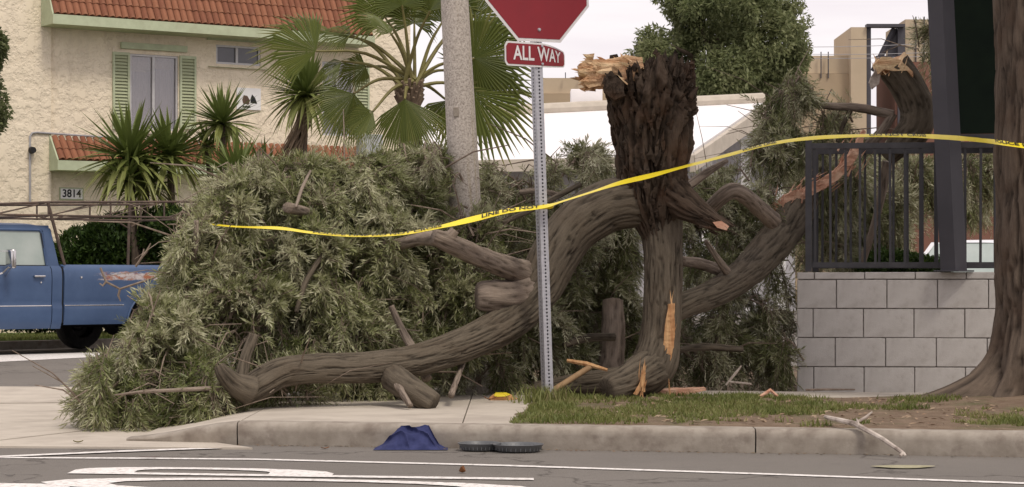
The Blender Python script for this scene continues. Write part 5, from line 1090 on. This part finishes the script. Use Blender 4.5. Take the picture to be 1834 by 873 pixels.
# boughs carrying sprays of long narrow leaves
def foliage(name, blobs, n_bough, per_bough, per, m, tone_mu, seed, droop=.30, llen=(.034, .066), keep=None):
    wts = np.array([b[1][0] * b[1][1] + b[1][0] * b[1][2] for b in blobs]); wts /= wts.sum(); pk = rng.choice(len(blobs), n_bough, p=wts)
    c = np.array([b[0] for b in blobs])[pk]; r = np.array([b[1] for b in blobs])[pk]; u = unit(n_bough); u[:, 1] -= .25 * rng.random(n_bough); u /= np.linalg.norm(u, axis=1, keepdims=True)
    reach = rng.uniform(.62, 1.0, n_bough) + .18 * (rng.random(n_bough) < .12)
    a0 = c + u * r * .12 + rng.normal(0, .10, (n_bough, 3)); a1 = c + u * r * reach[:, None]
    bt_ = rng.normal(0, .17, n_bough); lift = rng.uniform(.02, .16, n_bough); dr_ = rng.uniform(.3, 1.3, n_bough) * droop * np.where(u[:, 2] > .1, .15, 1.0); up_ = (u[:, 2] > .1) & (rng.random(n_bough) < .75); sz_ = rng.uniform(.75, 1.25, n_bough)
    def at_(k, t):
        q = a0[k] * (1 - t)[:, None] + a1[k] * t[:, None]; q[:, 2] += lift[k] * 4 * t * (1 - t) - dr_[k] * t ** 2.4 * .5; return q
    k = np.repeat(np.arange(n_bough), per_bough); t = np.clip(1 - np.abs(rng.normal(0, .36, len(k))), .12, 1); p = at_(k, t); p2 = at_(k, t + .05); tan = p2 - p; tan /= np.linalg.norm(tan, axis=1, keepdims=True) + 1e-9
    po = unit(len(k)); po -= tan * (po * tan).sum(1, keepdims=True); sp_ = rng.uniform(.02, .13, len(k)) * (1.15 - .8 * t); p = p + po * sp_[:, None]
    px = 917 + F * p[:, 0] / p[:, 1]; py_ = 500 - F * (p[:, 2] - 1) / p[:, 1]
    ok = p[:, 2] > np.where((p[:, 0] > -1.75), .20, .075)
    ok &= (fbm(p * 1.7, 3, seed + 3) > .37) | (rng.random(len(p)) < .12)
    if keep is not None: ok &= keep(px, py_, p)
    p, tan, po, k, t = p[ok], tan[ok], po[ok], k[ok], t[ok]; K = len(p)
    ax = tan * .75 + po * .65 + rng.normal(0, .22, (K, 3)); ax[:, 2] += np.where(up_[k], .35, -droop * .7); ax /= np.linalg.norm(ax, axis=1, keepdims=True)
    ln = rng.uniform(.11, .26, K); tone0 = tone_mu + bt_[k] + (t - .7) * .35 + .08 * up_[k] + rng.normal(0, .10, K)  # upward boughs get a lighter tone, silvery sky sheen put into the colour
    s = np.cross(ax, unit(K)); s /= np.linalg.norm(s, axis=1, keepdims=True) + 1e-9; tt = np.cross(ax, s)
    j = np.arange(per); fr = (j + .5) / per; an = (j * math.pi)[None, :] + rng.uniform(0, 6.28, K)[:, None] + rng.normal(0, .55, (K, per))
    base = p[:, None, :] + ax[:, None, :] * (ln[:, None] * (fr[None, :] - .3))[..., None]; base[..., 2] -= (.05 * fr ** 2)[None, :]
    rdv = s[:, None, :] * np.cos(an)[..., None] + tt[:, None, :] * np.sin(an)[..., None]
    d = ax[:, None, :] * (.6 + .75 * fr[None, :, None]) + rdv * .8 + rng.normal(0, .12, (K, per, 3)); d[..., 2] -= .12
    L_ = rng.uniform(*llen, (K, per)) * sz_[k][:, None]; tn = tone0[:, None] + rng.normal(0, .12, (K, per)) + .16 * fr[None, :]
    nor = ax[:, None, :] * .5 - rdv * .5 + np.array([0, 0, .6]) + rng.normal(0, .3, (K, per, 3))
    me = leaf_mesh(name, base.reshape(-1, 3), d.reshape(-1, 3), nor.reshape(-1, 3), L_.ravel(), (L_ * rng.uniform(.060, .090, (K, per))).ravel(), tn.ravel(), .10)
    o = link(name, me, m, ft); o['kind'] = 'stuff'
    A_ = p - ax * ln[:, None] * .5; B_ = p + ax * ln[:, None] * .6; B_[:, 2] -= .04; w = .003; vs = np.empty((K, 6, 3))
    for q_ in range(3):
        dv = s * math.cos(q_ * 2.094) * w + tt * math.sin(q_ * 2.094) * w; vs[:, q_] = A_ + dv; vs[:, 3 + q_] = B_ + dv * .5
    kk = np.arange(K)[:, None] * 6; ff = np.concatenate([kk + [0, 1, 4, 3], kk + [1, 2, 5, 4], kk + [2, 0, 3, 5]])
    t_o = link('twigs', np_mesh('twigs', vs.reshape(-1, 3), ff), M['twig'], ft); t_o['kind'] = 'stuff'
    mb = MB()
    for q_ in range(n_bough):
        ts = np.array([0, .3, .6, .9]); pp = at_(np.full(4, q_), ts)
        if pp[:, 2].min() < .16: continue
        r0_ = random.uniform(.005, .012); mb.tube([Vector(x) for x in pp], [r0_, r0_ * .8, r0_ * .6, r0_ * .3], 5)
    bo = mb.build('boughs', M['twig'], ft, smooth=True); bo['kind'] = 'stuff'
    return o
def eb(x, y, Y, rx, rz, ry): return (np.array(P(x, y, Y)), (rx * Y / F, ry, rz * Y / F))
left = [eb(225, 705, 14.9, 90, 70, .5), eb(300, 620, 15.3, 85, 95, .7), eb(330, 700, 15.0, 110, 75, .5), eb(375, 500, 15.9, 95, 110, .8), eb(425, 410, 16.3, 90, 90, .8), eb(440, 580, 15.7, 120, 120, .7), eb(540, 365, 16.6, 110, 80, .8),
        eb(560, 490, 16.3, 140, 120, .8), eb(640, 335, 16.9, 110, 62, .7), eb(690, 430, 16.8, 130, 110, .8), eb(600, 610, 16.1, 140, 90, .6), eb(740, 560, 16.7, 130, 110, .7), eb(520, 705, 15.2, 120, 50, .4), eb(720, 665, 16.2, 120, 60, .5), eb(170, 742, 14.8, 55, 34, .35),
        eb(360, 742, 14.72, 110, 26, .25), eb(340, 430, 15.8, 50, 60, .6), eb(765, 315, 17.0, 80, 45, .6), eb(440, 335, 16.5, 80, 45, .6), eb(820, 435, 16.6, 75, 60, .25), eb(850, 500, 16.55, 70, 60, .22), eb(800, 560, 16.5, 90, 70, .25), eb(840, 420, 16.6, 55, 45, .2)]
lim_x = np.array([430, 505, 565, 660, 760, 850, 918, 962, 992]); lim_y = np.array([708, 668, 661, 659, 643, 612, 572, 520, 465]); lim_Y = np.array([14.75, 14.9, 15.0, 15.2, 15.45, 15.8, 16.1, 16.3, 16.4])
out_y = lambda px: np.interp(px, [90, 120, 150, 190, 228, 262, 282, 308, 338, 355, 372, 425, 460, 520, 560, 640, 720, 800, 880], [760, 715, 655, 632, 590, 545, 500, 440, 395, 345, 320, 312, 288, 292, 262, 258, 262, 268, 285])
def keep_left(px, py, p):
    d = np.abs(py - np.interp(px, lim_x, lim_y)); front = p[:, 1] < np.interp(px, lim_x, lim_Y) + .15
    bad = (px > 445) & (d < 62) & front
    bad |= (px > 760) & (p[:, 1] < 16.2); bad |= (py < out_y(px) - 4 + 14 * rng.random(len(px))); bad |= (py > 690) & (px > 440) & front & (rng.random(len(px)) < .85)
    br = (px > 770) & (px < 950) & (np.abs(py - np.interp(px, [776, 850, 945], [422, 456, 492])) < 34) & (p[:, 1] < 16.4); pole = (px > 798) & (px < 890) & (py < 372 + 12 * rng.random(len(px))) & (p[:, 1] < 17.35); return ~(bad | br | pole)
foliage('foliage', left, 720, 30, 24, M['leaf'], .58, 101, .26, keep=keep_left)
mid = [eb(840, 420, 17.6, 90, 110, .6), eb(930, 345, 17.9, 90, 55, .6), eb(830, 600, 17.2, 110, 110, .6), eb(940, 600, 17.4, 110, 110, .6), eb(1030, 480, 17.8, 110, 130, .6), eb(1030, 300, 18.0, 62, 55, .5), eb(1060, 580, 17.8, 100, 100, .5), eb(1010, 660, 17.4, 130, 50, .4), eb(860, 680, 16.8, 120, 40, .4), eb(1090, 420, 18.0, 80, 90, .5), eb(900, 480, 17.8, 90, 90, .5), eb(1130, 640, 17.8, 90, 70, .4)]
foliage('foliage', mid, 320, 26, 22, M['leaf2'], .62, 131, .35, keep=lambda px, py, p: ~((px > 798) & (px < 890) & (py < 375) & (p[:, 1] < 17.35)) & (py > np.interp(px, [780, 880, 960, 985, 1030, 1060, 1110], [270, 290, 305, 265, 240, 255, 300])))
right = [eb(1480, 380, 22.5, 110, 110, .5), eb(1600, 330, 23, 110, 80, .5), eb(1720, 350, 23.5, 100, 70, .5), eb(1560, 440, 22.5, 90, 50, .4), eb(1270, 430, 18.3, 80, 110, .6), eb(1330, 370, 18.6, 80, 60, .6), eb(1400, 280, 18.9, 45, 40, .5), eb(1300, 560, 18.1, 120, 110, .6), eb(1390, 600, 18.2, 80, 90, .5), eb(1260, 640, 17.9, 110, 60, .4), eb(1380, 450, 19.2, 90, 110, .5), eb(1490, 330, 19.9, 80, 80, .5), eb(1550, 400, 20.2, 100, 80, .5), eb(1480, 440, 20.0, 70, 70, .5), eb(1625, 340, 20.2, 70, 60, .4), eb(1410, 190, 18.9, 50, 26, .3), eb(1370, 250, 18.9, 40, 40, .3), eb(1440, 240, 19.0, 50, 40, .3), eb(1500, 235, 19.2, 60, 26, .3), eb(1270, 335, 18.6, 40, 30, .4), eb(1650, 90, 19.0, 30, 26, .2), eb(1735, 310, 20.4, 80, 40, .4), eb(1380, 660, 17.9, 60, 36, .3)]
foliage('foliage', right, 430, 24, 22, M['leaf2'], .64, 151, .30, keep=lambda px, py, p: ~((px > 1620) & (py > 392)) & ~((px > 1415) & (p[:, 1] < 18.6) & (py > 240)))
# bare twigs reaching out of the crown
mb = MB()
for i in range(380):
    b = random.choice(left + mid + right); u = Vector(unit(1)[0]); u.z = abs(u.z) * .6 - .1; c = Vector(b[0]); p0 = c + Vector((u.x * b[1][0], u.y * b[1][1], u.z * b[1][2])) * .45; ln = random.uniform(.25, .75)
    d = (u + Vector((random.uniform(-.6, .6), random.uniform(-.4, .2), random.uniform(-.3, .5)))).normalized(); p1 = p0 + d * ln * .5 + Vector((0, 0, .03)); p2 = p0 + d * ln + Vector((0, 0, -.04))
    if p2.z < .2 or (max(p0.x, p1.x, p2.x) > 2.1 and min(p0.y, p1.y, p2.y) < 18.6): continue
    r0_ = random.uniform(.003, .009); mb.tube([p0, p1, p2], [r0_, r0_ * .75, r0_ * .4], 5)
o = mb.build('bare_twigs', M['twig'], ft, smooth=True); o['kind'] = 'stuff'
tw = MB()
for q in ([(243, 478), (255, 460), (258, 446)], [(255, 460), (262, 452), (270, 436)], [(180, 480), (190, 505), (215, 518), (255, 505), (285, 495)], [(215, 518), (212, 530), (216, 540)], [(190, 505), (184, 512), (178, 508)]):
    tw.tube([P(x, y, 16.2) for x, y in q], [.009] * (len(q) - 1) + [.004], 5)
tw.build('bare_branchlet', M['twig'], ft, smooth=True)

# ------------------------------------------------------------------ yellow barrier tape
tape_pts = [(350, 399, 15.75, 5), (420, 406, 15.5, 5), (500, 409, 15.25, 7), (560, 417, 15.1, 6), (640, 423, 15.15, 6), (720, 419, 15.25, 7), (790, 406, 15.35, 9), (850, 392, 15.5, 15), (910, 378, 15.6, 13), (975, 370, 15.69, 10), (1010, 360, 15.8, 5), (1060, 344, 15.95, 5), (1110, 328, 16.05, 11), (1165, 315, 16.1, 13), (1225, 299, 16.2, 8), (1300, 279, 16.55, 8), (1380, 258, 16.9, 9), (1450, 248, 17.1, 10), (1520, 244, 17.1, 9), (1580, 243, 17.0, 9), (1650, 244, 16.8, 12), (1720, 248, 16.1, 13), (1770, 253, 15.35, 13), (1800, 257, 15.1, 13), (1850, 264, 15.02, 14), (1900, 272, 15.02, 14)]
tp = empty('barrier_tape', P(975, 370, 15.69), 0, 'yellow police line tape strung from the branches past the sign post to the street tree', 'tape')
TW = .074; cm = catmull([[*P(x, y, Y_), h * .72 * Y_ / F] for x, y, Y_, h in tape_pts], 16); dl = np.r_[0, np.cumsum(np.linalg.norm(np.diff(cm[:, :3], axis=0), axis=1))]
wob = .10 * np.sin(dl * 5.3) + .06 * np.sin(dl * 13.1 + 1)
ct = np.clip(cm[:, 3] / TW, .10, .98) ; ti = np.arccos(ct) + wob * .3; cross = np.stack([np.zeros_like(ti), np.sin(ti), np.cos(ti)], 1)
lo, hi = cm[:, :3] - cross * TW / 2, cm[:, :3] + cross * TW / 2
n_ = len(cm); vs = np.stack([lo, cm[:, :3] + np.stack([ti * 0, -np.cos(ti), np.sin(ti)], 1) * .003, hi], 1).reshape(-1, 3)
i = np.arange(n_ - 1)[:, None] * 3; ff = np.concatenate([i + [0, 3, 4, 1], i + [1, 4, 5, 2]])
o = link('ribbon', np_mesh('ribbon', vs, ff), M['tape'], tp, True); off(o, tp)
def on_tape(s0, words):
    txt, tfs = text_mesh(words, .060, .0016, 'LEFT')
    x = s0 + txt[:, 0] * 1.15; yv = txt[:, 1]; c = np.stack([np.interp(x, dl, cm[:, a]) for a in range(3)], 1); t_ = np.interp(x, dl, ti)
    cr_ = np.stack([t_ * 0, np.sin(t_), np.cos(t_)], 1); nr = np.stack([t_ * 0, -np.cos(t_), np.sin(t_)], 1)
    q = c + cr_ * yv[:, None] + nr * .0065; off(MB().add(q, tfs).build('print', M['tapeblack'], tp), tp)
s_of = lambda px: float(np.interp(px, [917 + F * a / b for a, b in cm[:, :2]], dl))
for px, words in ((862, 'LINE DO NOT'), (560, 'POLICE LINE DO NOT CROSS'), (1330, 'POLICE LINE'), (1556, 'DO NOT CROSS'), (1782, 'POLICE LINE DO NOT')): on_tape(s_of(px), words)
# turn of tape round the post
mb = MB(); c = P(976, 370, 15.78)
mb.tube([c + Vector((.052 * math.cos(a), .052 * math.sin(a), .01 * math.sin(a))) for a in np.linspace(math.pi * 1.05, math.pi * 2.6, 14)], .012, 6); off(mb.build('wrap', M['tape'], tp, smooth=True), tp)

# ------------------------------------------------------------------ things lying about
cl = mat('navy_cloth', (.040, .048, .135), (.026, .032, .098), 16, .9, bmp=.4, bscale=220, bdist=.002)
c0 = G(738, 803); cwx = c0.x; cwy = kerb_y(cwx) - .10
def cloth(a, b):
    x = -.215 + .43 * a; y = -.12 + .24 * b
    base = np.interp(x, [-.215, -.17, -.12, -.085, -.06, .0, .04, .075, .10, .13, .165, .20], [.004, .022, .070, .118, .136, .122, .130, .138, .126, .075, .025, .004]); sh = np.interp(y, [-.12, -.09, -.03, .03, .12], [.0, .30, .80, 1, .92])
    w1 = float(fbm(np.array([[x * 6, y * 6, 1.]]), 2, 3)[0]); q = x * 22 + y * 30 + 7 * w1; f1 = 1 - abs(math.sin(q)); f2 = 1 - abs(math.sin(q * .53 + 1.3 - x * 14)); f3 = float(fbm(np.array([[x * 16, y * 16, 3.]]), 3, 8)[0]) - .5
    z = base * sh; k = min(1, z / .04); fold = .024 * f1 ** 2 + .026 * f2 ** 2 + .030 * f3
    return (cwx + x * (1 + .06 * f3), cwy + y - .9 * fold * k, max(.004, z + (fold - .02) * k * .6))
ro = MB().grid(cloth, 110, 80).build('cloth', cl, smooth=True); tag(ro, 'crumpled navy blue cloth lying in the gutter against the kerb', 'cloth')
def scatter_leaf(name, px, py, L_, w, m, label, cat, z=0.0, rz=0.0, curl=.3):
    g_ = G(px, py, z); mb = MB()
    def fn(a, b): t = a; ww = w * math.sin(math.pi * min(max(t, .02), .98)) ** .8; k = (2 * b - 1); return (L_ * (t - .5), ww * k, .004 + curl * L_ * (t - .5) ** 2 * 2 + min(.35, curl) * w * k * k)
    o = mb.grid(fn, 8, 4).build(name, m, smooth=True); o.location = g_; o.rotation_euler = (0, 0, rz); tag(o, label, cat); return o
lbr = mat('dry_leaf_brown', (.26, .115, .045), (.17, .07, .03), 20, .8); lye = mat('dry_leaf_yellow', (.55, .40, .05), (.42, .27, .05), 20, .7); lred = mat('dark_red_pod', (.09, .02, .016), (.05, .015, .012), 20, .8)
scatter_leaf('fallen_leaf', 778, 802, .14, .022, lye, 'yellow-brown dry leaf at the right hem of the navy cloth', 'leaf', .0, .2, .5)
scatter_leaf('fallen_leaf', 828, 848, .05, .018, lbr, 'orange-brown curled leaf on the road below the bowls', 'leaf', 0, 1.4, 1.2)
scatter_leaf('fallen_leaf', 1286, 808, .05, .02, lye, 'bright yellow leaf in the gutter right of the bowls', 'leaf', 0, .6, 1.2)
scatter_leaf('fallen_leaf', 582, 805, .05, .014, lbr, 'small brown leaf in the gutter left of the navy cloth', 'leaf', 0, .3, .3)
scatter_leaf('fallen_leaf', 140, 794, .06, .02, M['petiole'], 'small green-yellow leaf tuft on the concrete apron', 'leaf', .013, .2, .3)
scatter_leaf('seed_pod', 268, 820.5, .12, .011, lred, 'dark red-brown pod lying across the thin white road line', 'pod', .008, .05, .1)
scatter_leaf('seed_pod', 18, 854, .05, .008, M['black'], 'small dark pod on the road at the lower left', 'pod', 0, .2, .2)
scatter_leaf('fallen_leaf', 878, 717, .09, .02, lbr, 'brown bark scrap in front of the yellow wrapper', 'leaf', .153, 0, .4)
plm = mat('flattened_frond', (.42, .39, .27), (.30, .28, .17), 14, .9)
scatter_leaf('flat_frond', 1618, 838, .34, .10, plm, 'pale flattened dry frond lying on the road at the right', 'frond', 0, .05, .02)
gp_ = mat('grey_plastic', (.13, .135, .14), (.10, .105, .11), 8, .45, spec=.5)
def bowl(px, r, label, dz=0):
    g_ = G(px, 805); y = kerb_y(g_.x) - r - .02 + dz; mb = MB()
    prof = [(0, .004), (r * .80, .004), (r * .86, .010), (r * .97, .036), (r * 1.0, .040), (r * 1.03, .046), (r * .99, .048), (r * .95, .042), (r * .84, .014), (0, .010)]
    o = mb.lathe(prof, 40).build('plastic_bowl', gp_, smooth=True, loc=(g_.x, y, 0)); tag(o, label, 'bowl'); 
    mb = MB()
    for k in range(30): a = k * 2 * math.pi / 30; mb.box((math.cos(a) * r * .925, math.sin(a) * r * .925, .024), (.003, .004, .026), Euler((0, 0, a)))
    mb.build('ribs', gp_, o); return o
bowl(928, .145, 'shallow grey plastic bowl standing in front in the gutter', -.02); bb_ = bowl(884, .125, 'shallow grey plastic bowl tucked half behind the other one', .0); bb_.location.y = bb_.location.y + .02; bb_.location.x -= .12 - .04
# timber offcuts, bark slabs and sticks
def slab_px(name, pts, Y, dep, m, label, cat):
    o = lump_mesh(name, pts, Y, dep, m, None, .010, random.randrange(99), 14, 4); tag(o, label, cat); return o
slab_px('wood_slab', [(1166, 708), (1172, 699), (1206, 697), (1262, 694), (1264, 699), (1230, 706), (1200, 710)], 16.55, .16, M['pinkwood'], 'pinkish torn slab of wood on the ground right of the standing limb', 'wood')
o = MB().tube([P(990, 700, 16.0), P(1058, 657, 16.25)], .022, 10).build('round_stake', mat('stake_wood', (.36, .24, .13), (.27, .17, .09), 12, .8, stretch=(1, 1, .2)), smooth=True); tag(o, 'brown round stake leaning on the ground right of the sign post', 'stake')
o = MB().tube([P(1016, 646, 16.3), P(1050, 652, 16.25), P(1088, 663, 16.2)], [.014, .02, .012], 6).build('wood_splinter', M['splint']); tag(o, 'reddish split piece of wood resting across the round stake', 'wood')
o = slab_px('snack_wrapper', [(876, 712), (884, 707), (905, 705), (915, 708), (926, 714), (905, 717), (880, 717)], 15.95, .12, mat('wrapper_orange', (.62, .30, .14), (.7, .45, .2), 12, .5), 'orange and yellow crumpled wrapper on the pavement left of the sign post', 'wrapper')
off_o = lump_mesh('wrapper_top', [(884, 708), (888, 704), (906, 704), (914, 707), (905, 710), (888, 711)], 15.90, .07, M['tape'], o, .006, 3, 16, 4)
def deadbranch(paths, label, name='dead_branch', m=None):
    mb = MB()
    for q in paths: mb.tube([Vector(p) for p, r in q], [r for p, r in q], 8)
    o = mb.build(name, m or M['deadwood'], smooth=True); tag(o, label, 'branch'); return o
Yk = kerb_y(G(1480, 760).x)
pA = P(1478, 747, 13.0); pB = P(1530, 759, 12.74); pC = P(1580, 786, 12.58); pD = P(1618, 812, 12.48)
deadbranch([[(pA, .012), (pB, .017), (pC, .014), (pD, .011)], [(pD, .011), (P(1612, 817, 12.46), .008)], [(pD, .010), (P(1622, 817, 12.46), .006)], [(pB, .010), (P(1550, 748, 12.76), .008), (P(1562, 738, 12.78), .005)], [(P(1540, 765, 12.7), .007), (P(1534, 750, 12.74), .004)]], 'whitish dead branch hanging over the kerb into the gutter')
deadbranch([[(P(1300, 690, 17.0), .008), (P(1318, 668, 17.0), .011), (P(1328, 655, 17.0), .006)], [(P(1305, 684, 17.0), .008), (P(1345, 688, 16.9), .008)]], 'forked dry twig standing on the pavement left of the block wall')
g0_ = G(1360, 712, .17); deadbranch([[(g0_ + Vector((0, 0, .0)), .012), (g0_ + Vector((.08, .02, .05)), .014), (g0_ + Vector((.13, .0, .005)), .010)]], 'curled pale strip of wood on the grass before the block wall', m=M['pinkwood'])
g0_ = G(1455, 701, .15); deadbranch([[(g0_ + Vector((-.05, 0, 0.01)), .008), (g0_ + Vector((.1, .02, .012)), .009), (g0_ + Vector((.33, .05, .01)), .006)]], 'thin dark stick lying along the foot of the block wall', m=M['twig'])
# small litter on the verge: bark chips and dry leaves
mb = MB()
for i in range(420):
    x = random.uniform(.6, 3.3); y = kerb_y(x) + .2 + random.uniform(0, 3.0); z = float(verge_ht(np.array([x]), np.array([y]))[0]); a = random.uniform(0, 3.14); l = random.uniform(.008, .035); w = random.uniform(.004, .012); c = Vector((x, y, z + .006)); d = Vector((math.cos(a), math.sin(a), random.uniform(-.1, .3))) * l; s = Vector((-math.sin(a), math.cos(a), 0)) * w
    mb.add([c - d, c + s + Vector((0, 0, .006)), c + d, c - s], [(0, 1, 2), (0, 2, 3)])
o = mb.build('leaf_litter', mat('litter', (.25, .16, .10), (.34, .27, .19), 5, .9)); tag(o, 'scattered bark chips and dry leaves over the verge', 'litter', kind='stuff')
mb = MB()
for i in range(260):
    x = random.uniform(-2.6, 3.0); y = kerb_y(x) - abs(random.gauss(0, .05)) - .012; a = random.uniform(0, 3.14); l = random.uniform(.004, .018); c = Vector((x, y, .004)); d = Vector((math.cos(a), math.sin(a), 0)) * l; s = Vector((-math.sin(a), math.cos(a), 0)) * l * .4
    mb.add([c - d, c + s + Vector((0, 0, .004)), c + d, c - s], [(0, 1, 2), (0, 2, 3)])
o = mb.build('gutter_litter', M['soil']); tag(o, 'fine dry litter collected along the gutter', 'litter', kind='stuff')
